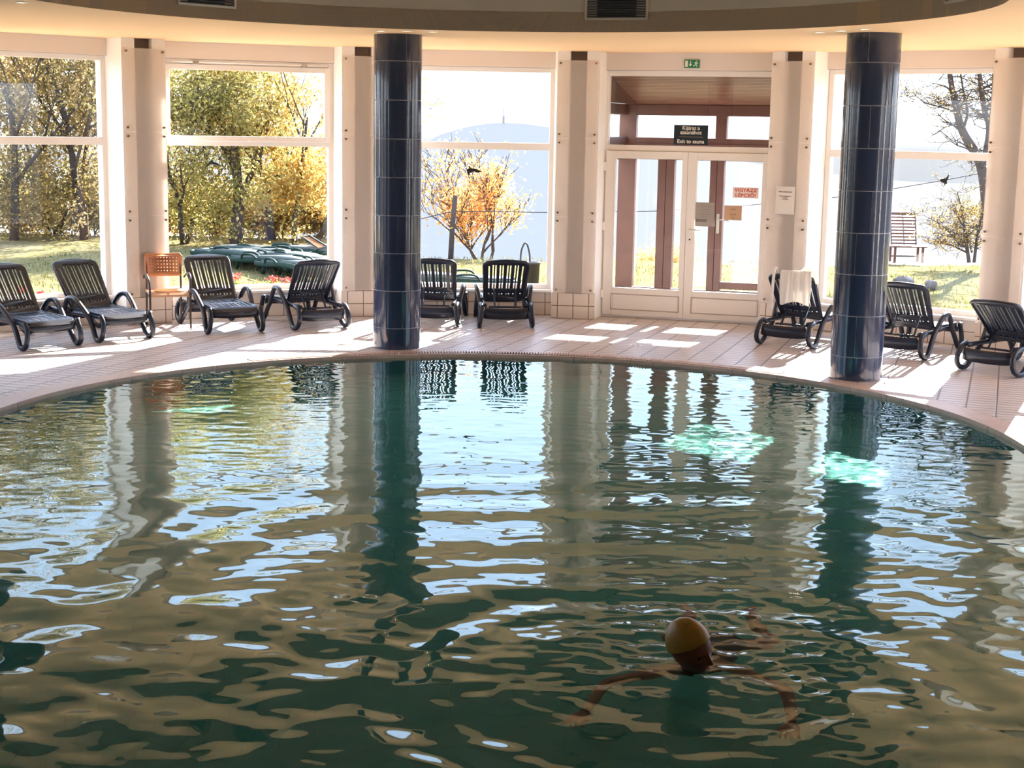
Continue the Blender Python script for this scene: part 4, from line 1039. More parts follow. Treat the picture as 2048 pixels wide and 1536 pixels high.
for k, (x_, D_, h_, sd_, lm_, lab) in enumerate(trees_l):
    b = pxd(x_, 520, D_); bb = (b.x, D_, -0.1 - max(0, D_ - 34.6) * 0.42)
    cz = 2.6
    cr_ = [(b.x, D_, 1.0, 1.3, 0.8, 0.9, 3000), (b.x, D_, 2.7, 1.4, 0.8, 1.0, 3200), (b.x + 0.2, D_ + 0.5, 3.9, 1.4, 0.8, 0.8, 2000)] if h_ > 4.5 else [(b.x, D_, 1.2, 0.9, 0.6, 0.7, 2200), (b.x, D_, 2.3, 0.8, 0.6, 0.6, 1600)]
    tree('autumn_tree', lab, GT, bb, h_, sd_, leaves=5200, leaf=0.044, lm=lm_, trunk=0.16 if k == 5 else 0.10, crown=cr_, lean=((0.25 if k == 1 else (rs.uniform(-0.1, 0.1))), 0.0), stems=2 if k in (1, 4) else 1, flen=0.5)
# bare, thin trees right side of window 2
for x_, D_, h_, sd_, lab in ((590, 31.0, 5.2, 21, 'thin dark tree with bare upper twigs in the second window'), (632, 32.0, 4.6, 22, 'slim bare tree nearest the right side of the second window')):
    b = pxd(x_, 510, D_)
    tree('bare_tree', lab, None, (b.x, D_, -0.1), h_, sd_, leaves=900, leaf=0.05, lm=L_ochre, trunk=0.07, crown=[(b.x, D_, 1.3, 0.55, 0.5, 0.6, 2300)], lean=(0.08, 0), flen=0.5)
for x_, D_, sd_, lab in ((-60, 33.5, 51, 'undergrowth bush beyond the left picture edge'), (40, 33.8, 52, 'bush between the trunks at the far left of the leftmost window'), (120, 34.0, 53, 'bush between the trunks in the middle of the leftmost window'), (185, 33.6, 54, 'bush at the right side of the leftmost window'),
                         (365, 33.4, 55, 'bush at the left foot of the trees in the second window'), (430, 33.8, 56, 'bush just left of the stout trunk in the second window'), (510, 33.6, 57, 'bush right of the stout trunk in the second window'), (570, 33.2, 58, 'bush behind the raised tan lounger back'), (640, 33.0, 59, 'bush at the right edge of the second window'), (280, 34.0, 60, 'bush mostly hidden behind the pier left of the armchair')):
    b = pxd(x_, 512, D_)
    tree('bush', lab, 'undergrowth behind the left windows', (b.x, D_, -0.15), 1.2, sd_, spread=0.7, levels=3, leaves=2200, leaf=0.05, lm=(L_green, L_ochre, L_olive)[sd_ % 3], trunk=0.03, stems=3, twig_r=0.004, crown=[(b.x, D_, 0.55, 0.85, 0.4, 0.55, 2200)])['category'] = 'bush'
# orange tree behind the middle window
b = pxd(968, 520, 29.2)
tree('orange_tree', 'small tree with orange autumn leaves behind the middle window', None, (b.x, 29.2, -0.35), 2.15, 33, spread=0.45, leaves=3600, leaf=0.034, lm=L_orange, trunk=0.065, stems=5, first=0.3, flen=0.55,
     crown=[(b.x, 29.2, 0.75, 0.75, 0.4, 0.40, 1300), (b.x + 0.12, 29.2, 1.35, 0.25, 0.3, 0.25, 500)], twig_r=0.005)
b = pxd(1010, 520, 29.8)
# bushes beyond the porch
for x_, sd_, lab in ((1310, 41, 'small hazy bush seen through the left door leaf'), (1352, 42, 'yellowish bush between the porch posts')):
    b = pxd(x_, 515, 30.5)
    tree('bush', lab, 'bushes seen through the door', (b.x, 30.5, -0.7), 1.0, sd_, spread=0.7, levels=3, leaves=1200, leaf=0.035, lm=L_ochre, trunk=0.02, stems=3, twig_r=0.003)['category'] = 'bush'
# right window: big leaning bare tree, bush below
def custom_tree(name, label, stems, seed, tw, leaves, lm, twl=(0.35, 0.9), leaf=0.03, crown=None, cat='tree'):
    rs = random.Random(seed); g = MB(); tips = []
    base = stems[0][0][:3]
    def twig(p, d, L, r, lv):
        pts = [p.copy()]; q = p.copy(); dd = d.copy(); n = 4
        for k in range(n):
            dd = (dd + Vector((rs.gauss(0, 0.22), rs.gauss(0, 0.22), rs.gauss(0.02, 0.18)))).normalized(); q = q + dd * (L / n); pts.append(q.copy()); tips.append(q.copy())
        g.tube(pts, [max(0.003, r * (1 - 0.75 * k / n)) for k in range(n + 1)], 4)
        if lv < 2:
            for b in range(rs.randint(2, 4)):
                k = rs.randint(1, n); az = rs.uniform(0, 2 * PI)
                nd = (dd * 0.7 + Vector((math.cos(az), math.sin(az) * 0.6, rs.uniform(-0.5, 0.6)))).normalized(); twig(pts[k], nd, L * rs.uniform(0.4, 0.7), r * 0.5, lv + 1)
    for st in stems:
        pts = bez([s[:3] for s in st], 6); rr = bez([[s[3]] for s in st], 6); rr = [float(x[0]) for x in rr]; g.tube([Vector(p) for p in pts], rr, 8)
        for k in range(tw):
            i = rs.randint(len(pts) // 4, len(pts) - 1); az = rs.uniform(0, 2 * PI); twig(Vector(pts[i]), Vector((math.cos(az), 0.6 * math.sin(az), rs.uniform(-0.2, 0.6))).normalized(), rs.uniform(*twl), min(0.02, rr[i] * 0.4), 0)
    T = empty(name, base, 0, label=label, cat=cat); g.build('trunk', M_bark, T, smooth=True)
    nr = np.random.RandomState(seed)
    if leaves:
        ctr = np.array([tips[i][:] for i in nr.randint(0, len(tips), leaves)]) + nr.normal(0, 0.04, (leaves, 3))
        if crown:
            for (ex, ey, ez, rx, ry, rz_, cnt) in crown:
                nc = max(1, cnt // 40); cl = nr.normal(0, 0.5, (nc, 3)) * [rx, ry, rz_] + [ex, ey, ez]; ctr = np.vstack([ctr, cl[nr.randint(0, nc, cnt)] + nr.normal(0, 0.07, (cnt, 3))])
        m_ = len(ctr); a = nr.normal(0, 1, (m_, 3)); a /= np.linalg.norm(a, axis=1)[:, None]; b = np.cross(a, nr.normal(0, 1, (m_, 3))); b /= np.linalg.norm(b, axis=1)[:, None]
        sz = leaf * nr.uniform(0.6, 1.4, (m_, 1))
        V = np.stack([ctr - a * sz, ctr + b * sz * 0.5, ctr + a * sz, ctr - b * sz * 0.5], 1).reshape(-1, 3); mesh_obj('foliage', V, np.arange(m_ * 4).reshape(-1, 4).tolist(), lm, T)
    return T
DT = 28.2
def T3(x, y, r, dy=0.0): q = pxd(x, y, DT + dy); return (q.x, q.y, q.z, r)
custom_tree('leaning_tree', 'tall dark leaning tree with bare branches at the right window edge',
            [[T3(1985, 545, 0.11), T3(1975, 440, 0.095), T3(1966, 350, 0.09), T3(1950, 305, 0.085), T3(1925, 262, 0.075), T3(1912, 215, 0.06), T3(1903, 170, 0.05), T3(1896, 120, 0.045), T3(1885, 20, 0.03)],
             [T3(1966, 330, 0.05), T3(1978, 260, 0.055), T3(1968, 215, 0.05), T3(1960, 160, 0.04), T3(1958, 90, 0.03)],
             [T3(1978, 250, 0.03), T3(1986, 200, 0.035), T3(1988, 130, 0.03), T3(1992, 60, 0.02)],
             [T3(1925, 262, 0.03), T3(1935, 225, 0.026), T3(1928, 190, 0.02), T3(1920, 140, 0.012)],
             [T3(1906, 222, 0.016), T3(1880, 214, 0.013), T3(1850, 205, 0.010), T3(1825, 185, 0.006)]], 5, 42, 2200, L_ochre, leaf=0.020, twl=(0.25, 0.75))
custom_tree('shrub', 'twiggy shrub with orange leaves under the leaning tree',
            [[T3(1938, 525, 0.035), T3(1932, 480, 0.03), T3(1925, 430, 0.02), T3(1915, 385, 0.01)], [T3(1948, 525, 0.03), T3(1955, 470, 0.025), T3(1965, 420, 0.015)],
             [T3(1936, 500, 0.02), T3(1905, 470, 0.015), T3(1875, 445, 0.008), T3(1845, 430, 0.004)], [T3(1934, 505, 0.02), T3(1900, 490, 0.012), T3(1870, 487, 0.006)], [T3(1944, 505, 0.02), T3(1930, 460, 0.014), T3(1900, 410, 0.008)]],
            6, 32, 2600, L_ochre, leaf=0.02, twl=(0.2, 0.5), crown=[(pxd(1938, 425, DT).x, DT, pxd(1938, 425, DT).z, 0.3, 0.2, 0.25, 900)], cat='shrub')
# wooden post and the cable
g = MB(); P = [T3(901, 525, 0), T3(905, 450, 0), T3(911, 391, 0)]
g.tube([p[:3] for p in P], [0.055, 0.05, 0.045], 8); tag(g.build('wooden_post', M_bark, smooth=True), 'leaning weathered wooden post left of the orange tree', 'post')
g = MB(); P = bez([T3(x, y, 0)[:3] for x, y in ((700, 470), (845, 437), (907, 424), (1000, 423), (1095, 425), (1235, 423), (1310, 422), (1360, 419), (1490, 411), (1525, 408), (1660, 396), (1783, 378), (1895, 359), (1968, 345))], 4)
g.tube(P, 0.009, 6); tag(g.build('overhead_cable', M_black, smooth=True), 'sagging black cable strung across behind the windows', 'cable')

# ------------------------------------------------------------------ garden things
# bench
q0 = px(1778, 522, -0.06); q1 = px(1830, 522, -0.06)
bx, by = (q0.x + q1.x) / 2, (q0.y + q1.y) / 2
by -= 0.2
r = empty('garden_bench', (bx, by, -0.06), 0.03, label='dark slatted garden bench at the lawn edge in the right window', cat='bench')
g = MB()
for k in range(9):
    z = 0.34 + k * 0.062; g.box(-0.26, 0.24, 0.10 + 0.02 * k - 0.01, 0.10 + 0.02 * k + 0.01, z, z + 0.030)
g.box(-0.26, 0.24, 0.27, 0.295, 0.895, 0.945)
g.build('backrest', M_wood, r, local=True); g = MB()
for k in range(4): g.box(-0.36, 0.34, -0.30 + 0.10 * k, -0.215 + 0.10 * k, 0.30, 0.325)
g.build('seat', M_wood, r, local=True)
for x in (-0.27, 0.27):
    for y_ in (-0.25, 0.08):
        g = MB(); g.box(x - 0.02, x + 0.02, y_ - 0.02, y_ + 0.02, 0.0, 0.30); g.build('leg', M_wood, r, local=True)
g = MB(); g.tube([(-0.25, 0.09, 0.30), (-0.255, 0.29, 0.90)], 0.013, 6); g.tube([(0.235, 0.09, 0.30), (0.235, 0.29, 0.90)], 0.013, 6); g.tube([(0, 0.09, 0.30), (-0.01, 0.29, 0.90)], 0.008, 6)
g.box(-0.27, 0.27, -0.02, 0.0, 0.10, 0.13)
g.build('bench_frame', M_darkmetal, r, local=True)
# rocks
def rock(name, p, s_, seed, label):
    bm = bmesh.new(); bmesh.ops.create_icosphere(bm, subdivisions=3, radius=1.0); rs = random.Random(seed)
    dirs = [Vector((rs.gauss(0, 1), rs.gauss(0, 1), rs.gauss(0, 1))).normalized() for _ in range(14)]
    for v_ in bm.verts:
        h = 1.0
        for d_ in dirs: h = min(h, 0.78 / max(0.2, v_.co.normalized().dot(d_)) if v_.co.normalized().dot(d_) > 0.3 else h)
        v_.co = Vector((v_.co.x * s_[0], v_.co.y * s_[1], v_.co.z * s_[2])) * h
    me = bpy.data.meshes.new(name); bm.to_mesh(me); bm.free(); me.materials.append(M_rock); o = bpy.data.objects.new(name, me); C.objects.link(o); o.location = p; tag(o, label, 'rock', 'rocks on the lawn')
q = px(1808, 566, 0); rock('garden_rock', (q.x, q.y, 0.0), (0.20, 0.14, 0.13), 3, 'pale topped grey rock behind the lounger by the right column')
q = px(1862, 570, 0); rock('garden_rock', (q.x, q.y, 0.0), (0.12, 0.10, 0.10), 5, 'darker rock on the lawn, right of the pale one')
# litter bin with a hoop
q = px(1066, 577, -0.06)
r = empty('litter_bin', (q.x, q.y, -0.06), 0, label='dark round litter bin with a tall hoop outside the middle window', cat='litter bin')
g = MB(); g.lathe([(0.0, 0.03), (0.085, 0.03), (0.10, 0.38), (0.112, 0.38), (0.112, 0.41), (0.09, 0.41), (0.085, 0.05)], (0, 0), 20); g.build('bin_body', mat('bin_grey', (0.035, 0.03, 0.03), 0.6), r, smooth=True, local=True)
g = MB(); g.tube(bez([(-0.20, 0, 0), (-0.20, 0, 0.50), (-0.165, 0, 0.66), (-0.13, 0, 0.70), (-0.095, 0, 0.66), (-0.06, 0, 0.50), (-0.06, 0, 0.3)], 5), 0.014, 8); g.build('hoop', M_black, r, smooth=True, local=True)
# geraniums outside the sills
def geranium(p, s_, seed, label):
    rs = np.random.RandomState(seed); T = empty('geranium', p, 0, label=label, cat='flower', group='red geraniums under the windows')
    V = []; F = []
    for k in range(220):
        c = rs.normal(0, 1, 3) * [0.07, 0.05, 0.035] * np.array(s_) + [0, 0, 0.10]; a = rs.normal(0, 1, 3); a /= np.linalg.norm(a); b = np.cross(a, [0.3, 0.2, 1]); b /= np.linalg.norm(b) + 1e-6
        z = 0.016; n0 = len(V); V += [c - a * z, c + b * z, c + a * z, c - b * z]; F.append((n0, n0 + 1, n0 + 2, n0 + 3))
    mesh_obj('leaves', V, F, leaf_mat('geranium_leaves', [(0.12, 0.20, 0.03), (0.35, 0.38, 0.08)], 3), T, local=True)
    V = []; F = []
    for k in range(70):
        c = rs.normal(0, 1, 3) * [0.035, 0.03, 0.022] * np.array(s_) + [0, 0, 0.20]; a = rs.normal(0, 1, 3); a /= np.linalg.norm(a); b = np.cross(a, [0.3, 0.2, 1]); b /= np.linalg.norm(b) + 1e-6
        z = 0.016; n0 = len(V); V += [c - a * z, c + b * z, c + a * z, c - b * z]; F.append((n0, n0 + 1, n0 + 2, n0 + 3))
    mesh_obj('blossoms', V, F, M_petal, T, local=True)
    g = MB()
    for k in range(9): g.tube([(0.03 * math.cos(k), 0.03 * math.sin(k), -p[2] - 0.075), (0.06 * math.cos(2.1 * k), 0.04 * math.sin(2.1 * k), 0.12)], 0.005, 5)
    g.build('stems', mat('stem_green', (0.10, 0.14, 0.03), 0.7), T, local=True)
def below(x, y, z): q = px(x, y, z); return (q.x, q.y, z - 0.20)
for (x, y, s_, sd_, l) in ((470, 554, (1, 1, 1), 1, 'red geranium right of the lounger behind the tan armchair'), (548, 558, (1, 1, 1), 2, 'red geranium in the middle of the second window sill, the smaller of two'),
                           (580, 563, (1.7, 1, 1.3), 3, 'large red geranium beside the backrest at the second window'), (42, 580, (0.8, 1, 1), 4, 'red geranium beyond the leftmost window, nearest the edge'), (80, 586, (0.8, 1, 0.8), 5, 'red geranium beyond the leftmost window beside the backrest')):
    geranium(below(x, y, 0.36), s_, sd_, l)
# pile of green loungers outside
M_pale = mat('grey_green_slats', (0.05, 0.065, 0.06), 0.55, spec=0.25)
def make_garden_lounger():
    T = empty('garden_lounger', (0, 0, 0), 0, label='x', cat='sun lounger')
    L2 = 0.95; out = bez([(-L2, -0.22), (-L2, 0.22), (-0.6, 0.31), (0.3, 0.31), (L2 - 0.05, 0.27), (L2, 0.0), (L2 - 0.05, -0.27), (0.3, -0.31), (-0.6, -0.31)], 4, True)
    def zz(x): return 0.19 + 0.03 * math.sin((x + 0.2) * 2.6)
    g = MB(); g.tube([(p[0], p[1], zz(p[0])) for p in out], 0.03, 8, closed=True, ell=(0.040, 0.022), up=(0, 0, 1)); g.build('frame', M_green, T, smooth=True, local=True)
    V = []; n1 = 20
    for k in range(n1 + 1):
        x = -L2 + 0.04 + (2 * L2 - 0.08) * k / n1; w_ = 0.27 if abs(x) < 0.6 else 0.27 - 0.10 * (abs(x) - 0.6) / 0.35
        V += [(x, -w_, zz(x) + 0.028), (x, w_, zz(x) + 0.028)]
    o = mesh_obj('bed', V, [(2 * k, 2 * k + 1, 2 * k + 3, 2 * k + 2) for k in range(n1)], M_pale, T, local=True, smooth=True); o.modifiers.new('t', 'SOLIDIFY').thickness = 0.03
    for x in (-0.62, 0.55):
        for y_ in (-0.24, 0.24):
            g = MB(); g.tube([(x - 0.05, y_, 0.0), (x - 0.02, y_, 0.09), (x + 0.02, y_, 0.18)], 0.03, 8, ell=(0.035, 0.022), up=(0, 1, 0)); g.build('leg', M_green, T, smooth=True, local=True)
    for s_ in (-1, 1):
        g = MB(); g.tube(bez([(-0.42, s_ * 0.32, 0.18), (-0.36, s_ * 0.345, 0.27), (-0.22, s_ * 0.35, 0.29), (-0.06, s_ * 0.345, 0.27), (0.02, s_ * 0.32, 0.19)], 4), 0.02, 8, ell=(0.022, 0.016), up=(0, 1, 0)); g.build('arm_rest', M_green, T, smooth=True, local=True)
    return T
pg = make_garden_lounger()
gl = [(545, 541, -0.75, 0, 'flat green lounger nearest the window in the pile outside'), (512, 533, -0.6, 0, 'green lounger behind the nearest one in the outdoor pile'),
      (572, 534, -0.9, 0.0, 'green lounger in the middle of the outdoor pile, turned slightly'), (612, 540, -0.7, 0.0, 'green lounger right in the outdoor pile behind the deck lounger'), (487, 525, -0.4, 0, 'green lounger at the left end of the outdoor pile'),
      (530, 522, -0.2, 0.0, 'green lounger in the far row of the outdoor pile, left one'), (585, 521, 0.1, 0.0, 'green lounger in the far row of the outdoor pile, middle one'), (640, 523, -0.1, 0.0, 'green lounger in the far row of the outdoor pile, right one'),
      (590, 552, -0.95, 0, 'green lounger front right of the outdoor pile'), (900, 582, 0.12, 0.0, 'pale edged lounger on the lawn outside the middle window')]
for k, (x, y, rz, dz, l) in enumerate(gl):
    q = px(x, y, -0.04)
    T = pg if k == 0 else dup(pg)
    T.location = (q.x, q.y, -0.05 + dz); T.rotation_euler = (0, 0, rz + (PI if k % 2 else 0)); tag(T, l, 'sun lounger', 'green loungers outside' if k < 9 else None)
    if k == 9 and 'group' in T: del T['group']
# one tilted back frame with tan mesh above the pile
a0 = pxd(604, 474, 27.0); a1 = pxd(640, 500, 27.0)
r = empty('raised_backrest', (a1.x, 27.0, a1.z), 0, label='raised lounger back with tan mesh above the outdoor pile', cat='sun lounger')
g = MB(); dx = a0.x - a1.x; dz_ = a0.z - a1.z
fp = [(0.0, -0.22, 0.0), (dx, -0.20, dz_), (dx - 0.02, 0.0, dz_ + 0.05), (dx, 0.22, dz_ + 0.02), (0, 0.25, 0.0)]
fp = [(0, 0, 0), (dx, 0, dz_), (dx + 0.10, 0.15, dz_ + 0.02), (0.14, 0.20, 0.02)]
g.tube(fp, 0.02, 8, closed=True); g.build('frame', M_green, r, smooth=True, local=True)
g = MB(); g.add([(0.01, 0.0, 0.01), (dx + 0.01, 0.0, dz_ - 0.01), (dx + 0.09, 0.14, dz_ - 0.0), (0.12, 0.19, 0.02)], [(0, 1, 2, 3)]); o = g.build('mesh_panel', mat('tan_mesh', (0.22, 0.09, 0.045), 0.9, spec=0.0), r, local=True); o.modifiers.new('t', 'SOLIDIFY').thickness = 0.006
g = MB(); g.tube([(0.0, 0, 0), (-0.02, 0.02, -0.62)], 0.014, 6); g.tube([(0.14, 0.2, 0), (0.16, 0.2, -0.62)], 0.014, 6); g.build('support', M_green, r, local=True)

# ------------------------------------------------------------------ swimmer
def under(x, y, d):
    """point at depth d that shows, refracted, at a pixel"""
    s_ = px(x, y, ZW); k = math.hypot(s_.x, s_.y); g_ = math.atan2(CAM_H - ZW, k); th = math.asin(math.cos(g_) / 1.333); off = d * math.tan(th)
    return Vector((s_.x + s_.x / k * off, s_.y + s_.y / k * off, ZW - d))
def swimmer():
    S = empty('person', (0.9, 6.7, -0.2), 0, label='person in a mustard yellow swim cap doing breaststroke towards the camera', cat='person')
    neck = under(1398, 1330, 0.05); chest = under(1405, 1322, 0.12)
    ls, rsd = under(1345, 1338, 0.07), under(1440, 1326, 0.07)
    nodes = []; edges = []
    def nd(p, r, par=None, rr=None):
        nodes.append((Vector(p), r, rr or r)); i = len(nodes) - 1
        if par is not None: edges.append((par, i))
        return i
    pelvis = under(1440, 1283, 0.17)
    sh_mid = (ls + rsd) / 2
    i0 = nd(pelvis, 0.125, None, 0.10)
    i1 = nd(pelvis.lerp(sh_mid, 0.45) + Vector((0, 0, -0.01)), 0.115, i0, 0.095)
    i2 = nd(pelvis.lerp(sh_mid, 0.85) + Vector((0, 0, -0.02)), 0.135, i1, 0.10)
    HC = Vector((0.828, 6.60, 0.095))
    i3 = nd(sh_mid + Vector((-0.01, -0.03, 0.0)), 0.07, i2); i4 = nd(sh_mid.lerp(HC, 0.45) + Vector((0, 0.03, 0)), 0.055, i3)
    i4b = nd(HC + Vector((0.0, 0.03, -0.03)), 0.06, i4)
    def limb(par, pts):
        for p, r in pts: par = nd(p, r, par)
        return par
    limb(i2, [(ls, 0.058), (under(1275, 1352, 0.09), 0.044), (under(1213, 1364, 0.10), 0.038), (under(1186, 1400, 0.12), 0.030), (under(1168, 1424, 0.13), 0.023)])
    limb(i2, [(rsd, 0.058), (under(1512, 1352, 0.09), 0.045), (under(1573, 1380, 0.10), 0.039), (under(1584, 1418, 0.12), 0.031), (under(1582, 1448, 0.13), 0.023)])
    limb(i0, [(under(1485, 1283, 0.20), 0.085), (under(1525, 1288, 0.24), 0.068), (under(1550, 1290, 0.27), 0.055), (under(1520, 1258, 0.27), 0.05), (under(1500, 1234, 0.25), 0.034), (under(1498, 1222, 0.23), 0.032), (under(1512, 1206, 0.21), 0.022)])
    limb(i0, [(under(1405, 1280, 0.20), 0.085), (under(1360, 1278, 0.24), 0.068), (under(1335, 1276, 0.27), 0.055), (under(1372, 1258, 0.27), 0.05), (under(1380, 1238, 0.25), 0.034), (under(1376, 1224, 0.23), 0.032), (under(1364, 1206, 0.21), 0.022)])
    # hands: palm and fingers as further chains
    def hand(wp, d1, side, flip):
        """wp wrist pixel point, d1 unit direction of the hand"""
        w0 = Vector(wp); d1 = Vector(d1).normalized(); sdv = Vector(side).normalized(); up = d1.cross(sdv).normalized()
        par = len(nodes) - 1
        return w0, d1, sdv, up
    me = bpy.data.meshes.new('sk'); me.from_pydata([n_[0] for n_ in nodes], edges, []); ob = bpy.data.objects.new('sk', me); C.objects.link(ob)
    sm = ob.modifiers.new('skin', 'SKIN'); sm.use_smooth_shade = True; sm.branch_smoothing = 0.6
    for k, n_ in enumerate(nodes): me.skin_vertices[0].data[k].radius = (n_[1], n_[2]); me.skin_vertices[0].data[k].use_root = (k == 0)
    ob.modifiers.new('sub', 'SUBSURF').levels = 2
    dg = bpy.context.evaluated_depsgraph_get(); body = bpy.data.meshes.new_from_object(ob.evaluated_get(dg))
    V = [tuple(v_.co) for v_ in body.vertices]; F = [tuple(p.vertices) for p in body.polygons]
    bpy.data.objects.remove(ob)
    g = MB(); g.add(V, F)
    # fingers
    def fingers(w0, d1, sdv, thumb):
        d1 = Vector(d1).normalized(); sdv = Vector(sdv); sdv = (sdv - d1 * sdv.dot(d1)).normalized(); up = d1.cross(sdv)
        if up.z < 0: up = -up
        # palm
        for k in np.linspace(-1, 1, 5): g.tube([w0 + sdv * (0.014 * k), w0 + d1 * 0.045 + sdv * (0.026 * k), w0 + d1 * 0.085 + sdv * (0.034 * k)], [0.017, 0.018, 0.013], 8)
        for j, (o_, L) in enumerate(((-1.0, 0.066), (-0.35, 0.078), (0.33, 0.074), (1.0, 0.058))):
            b = w0 + d1 * 0.082 + sdv * (0.033 * o_); dd = (d1 + sdv * 0.12 * o_).normalized()
            g.tube([b, b + dd * L * 0.45, b + dd * L * 0.78 - up * 0.006, b + dd * L - up * 0.018], [0.0105, 0.0095, 0.0088, 0.006], 8)
        b = w0 + d1 * 0.025 + sdv * (0.026 * thumb); dd = (d1 * 0.7 + sdv * thumb * 0.75).normalized()
        g.tube([b, b + dd * 0.03, b + (dd * 0.5 + d1 * 0.5).normalized() * 0.062], [0.014, 0.011, 0.008], 8)
    wl = under(1168, 1424, 0.13); fingers(wl, under(1150, 1446, 0.145) - wl, (1, 0.25, 0), 1)
    wr = under(1582, 1448, 0.13); fingers(wr, under(1578, 1496, 0.14) - wr, (1, 0, 0.1), -1)
    # head (ellipsoid with face), local frame: fwd, side, up
    tilt = R_(-24)   # crown leans to picture left
    fwd = Vector((0.66, -0.72, -0.22)).normalized(); upv = Vector((-0.42, -0.02, 0.90)); upv = (upv - fwd * upv.dot(fwd)).normalized(); sid = fwd.cross(upv)
    def hp(f_, s_, u_): return HC + fwd * f_ + sid * s_ + upv * u_
    hv = []; hf = []; nu, nv = 48, 36
    def headpt(th, ph):   # ph from top
        u_ = math.cos(ph); r = math.sin(ph); f_ = r * math.cos(th); s_ = r * math.sin(th)
        x = f_ * 0.112; y_ = s_ * 0.086; z = u_ * 0.134
        if u_ < 0: y_ *= 1 - 0.28 * (-u_) ** 1.2; x = x * (1 - 0.12 * (-u_)) + 0.012 * (-u_)
        if f_ > 0:
            def gs(ys, zs, sy, sz): return math.exp(-((y_ - ys) / sy) ** 2 - ((z - zs) / sz) ** 2)
            x += 0.034 * gs(0, -0.022, 0.013, 0.018) + 0.016 * gs(0, 0.004, 0.011, 0.024)       # nose
            x -= 0.018 * (gs(0.032, 0.008, 0.015, 0.011) + gs(-0.030, 0.008, 0.015, 0.011))      # eye sockets
            x += 0.006 * (gs(0.030, 0.027, 0.020, 0.007) + gs(-0.030, 0.027, 0.020, 0.007))      # brow
            x += 0.004 * (gs(0.030, 0.007, 0.009, 0.006) + gs(-0.030, 0.007, 0.009, 0.006))
            x += 0.008 * gs(0, -0.058, 0.020, 0.006) + 0.007 * gs(0, -0.071, 0.017, 0.006) - 0.006 * gs(0, -0.0645, 0.022, 0.003)
            x += 0.008 * gs(0, -0.098, 0.018, 0.014)                                               # chin
        return x, y_, z
    for j in range(nv + 1):
        for i in range(nu):
            x, y_, z = headpt(2 * PI * i / nu, PI * j / nv); hv.append(tuple(hp(x, y_, z)))
    for j in range(nv):
        for i in range(nu): hf.append((j * nu + i, (j + 1) * nu + i, (j + 1) * nu + (i + 1) % nu, j * nu + (i + 1) % nu))
    g.add(hv, hf)
    for s_ in (-1, 1):   # ears
        g.tube(bez([hp(0.002, s_ * 0.070, 0.022), hp(-0.012, s_ * 0.082, 0.026), hp(-0.022, s_ * 0.084, 0.008), hp(-0.010, s_ * 0.078, -0.016), hp(0.004, s_ * 0.068, -0.030)], 3), 0.0065, 6)
    tmp = mesh_obj('body', g.v, g.f, M_skin, S)
    rm = tmp.modifiers.new('remesh', 'REMESH'); rm.mode = 'VOXEL'; rm.voxel_size = 0.0042; rm.use_smooth_shade = True
    sm = tmp.modifiers.new('smooth', 'SMOOTH'); sm.factor = 0.5; sm.iterations = 3
    # cap: shell over the upper back of the skull, pulled up like a bathing cap
    V = []; F = []
    lim = lambda th: (0.31 + 0.30 * (1 - math.cos(th)) / 2) * PI     # rim: higher over the forehead
    n1, n2 = 48, 20
    for j in range(n2 + 1):
        for i in range(n1):
            th = 2 * PI * i / n1; ph = lim(th) * j / n2; x, y_, z = headpt(th, ph); k = 1.055 + 0.05 * max(0, math.cos(ph))
            w_ = 1 + 0.012 * math.sin(th * 9 + 1) * math.sin(ph) + (0.01 if j == n2 else 0)
            V.append(tuple(hp(x * k * w_ - 0.004, y_ * k * w_, z * (1.04 + 0.03 * max(0, math.cos(ph))) + 0.002)))
    for j in range(n2):
        for i in range(n1): F.append((j * n1 + i, (j + 1) * n1 + i, (j + 1) * n1 + (i + 1) % n1, j * n1 + (i + 1) % n1))
    cp = mesh_obj('swim_cap', V, F, M_cap, S, smooth=True); cp['label'] = 'mustard yellow swim cap'
    cp.modifiers.new('t', 'SOLIDIFY').thickness = 0.003
    g = MB(); g.tube([V[n2 * n1 + i] for i in range(n1)], 0.0035, 6, closed=True); g.build('cap_rim', M_cap, cp, smooth=True).parent = S
    # eyes
    g = MB()
    for s_ in (-1, 1):
        e_ = hp(0.091, s_ * 0.032, 0.008); g.tube([e_, e_ + fwd * 0.004], 0.008, 10)
        br = [hp(0.106 - 0.005 * abs(k), s_ * (0.018 + 0.008 * k), 0.030 + 0.003 * math.sin(k * 0.8)) for k in range(5)]; g.tube(br, 0.0028, 6)
    g.build('eyes_and_brows', M_black, S, smooth=True)
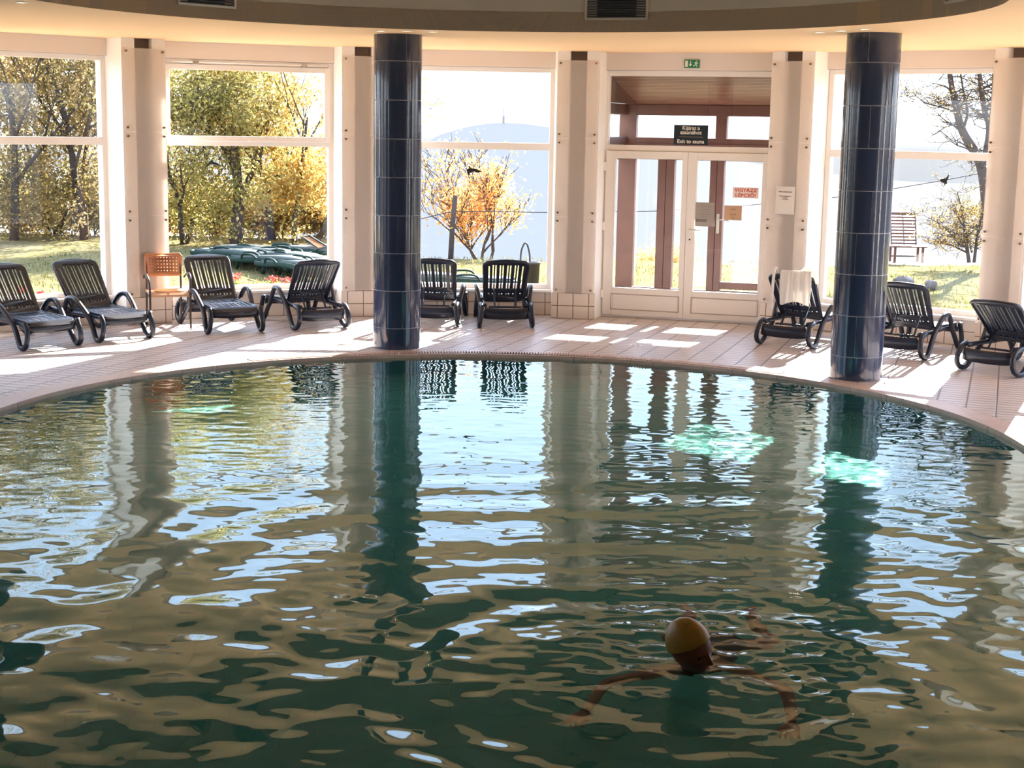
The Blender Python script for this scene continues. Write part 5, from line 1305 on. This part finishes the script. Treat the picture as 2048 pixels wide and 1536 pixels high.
    g = MB(); g.tube([hp(0.107 - 0.006 * k * k, 0.011 * k * 1.6, -0.060) for k in (-1.3, -0.6, 0, 0.6, 1.3)], 0.0045, 8); g.build('lips', mat('lip', (0.25, 0.05, 0.045), 0.5), S, smooth=True)
    # swimsuit over the trunk
    g = MB(); P = [pelvis + (pelvis - sh_mid) * 0.15, pelvis, pelvis.lerp(sh_mid, 0.45) + Vector((0, 0, -0.01)), pelvis.lerp(sh_mid, 0.75) + Vector((0, 0, -0.018))]
    V = []; F = []; ax = (sh_mid - pelvis).normalized(); sd2 = ax.cross(Vector((0, 0, 1))).normalized(); up2 = sd2.cross(ax)
    cc = bez([(*p,) for p in P], 5); rr = bez([(0.085, 0.07), (0.137, 0.112), (0.127, 0.107), (0.135, 0.108)], 5)
    for c_, r_ in zip(cc, rr):
        for k in range(24):
            t_ = 2 * PI * k / 24; V.append(tuple(Vector(c_) + sd2 * r_[0] * math.cos(t_) + up2 * r_[1] * math.sin(t_)))
    for j in range(len(cc) - 1):
        for k in range(24): F.append((j * 24 + k, j * 24 + (k + 1) % 24, (j + 1) * 24 + (k + 1) % 24, (j + 1) * 24 + k))
    mesh_obj('swimsuit', V, F, M_suit, S, smooth=True)
swimmer()

# ------------------------------------------------------------------ window portals (they only guide sky sampling, they give no light of their own)
def portal(c, u_, n_, w_, h_, zc):
    ld = bpy.data.lights.new('window_portal', 'AREA'); ld.shape = 'RECTANGLE'; ld.size = w_; ld.size_y = h_
    ld.cycles.is_portal = True
    o = bpy.data.objects.new('window_portal', ld); C.objects.link(o)
    X = Vector((u_[0], u_[1], 0)); Zb = Vector((n_[0], n_[1], 0)); Yv = Zb.cross(X); m_ = Matrix.Identity(4)
    for k in range(3): m_[k][0] = X[k]; m_[k][1] = Yv[k]; m_[k][2] = Zb[k]
    m_[0][3], m_[1][3], m_[2][3] = c[0], c[1], zc; o.matrix_world = m_
for i in range(len(PA) - 1):
    M_, u_, n_ = bay(i); c_ = M_ + n_ * (WN + 0.12 if i != 6 else WN + 0.12); portal(c_, u_, n_, 2.12, 2.75, 1.73)
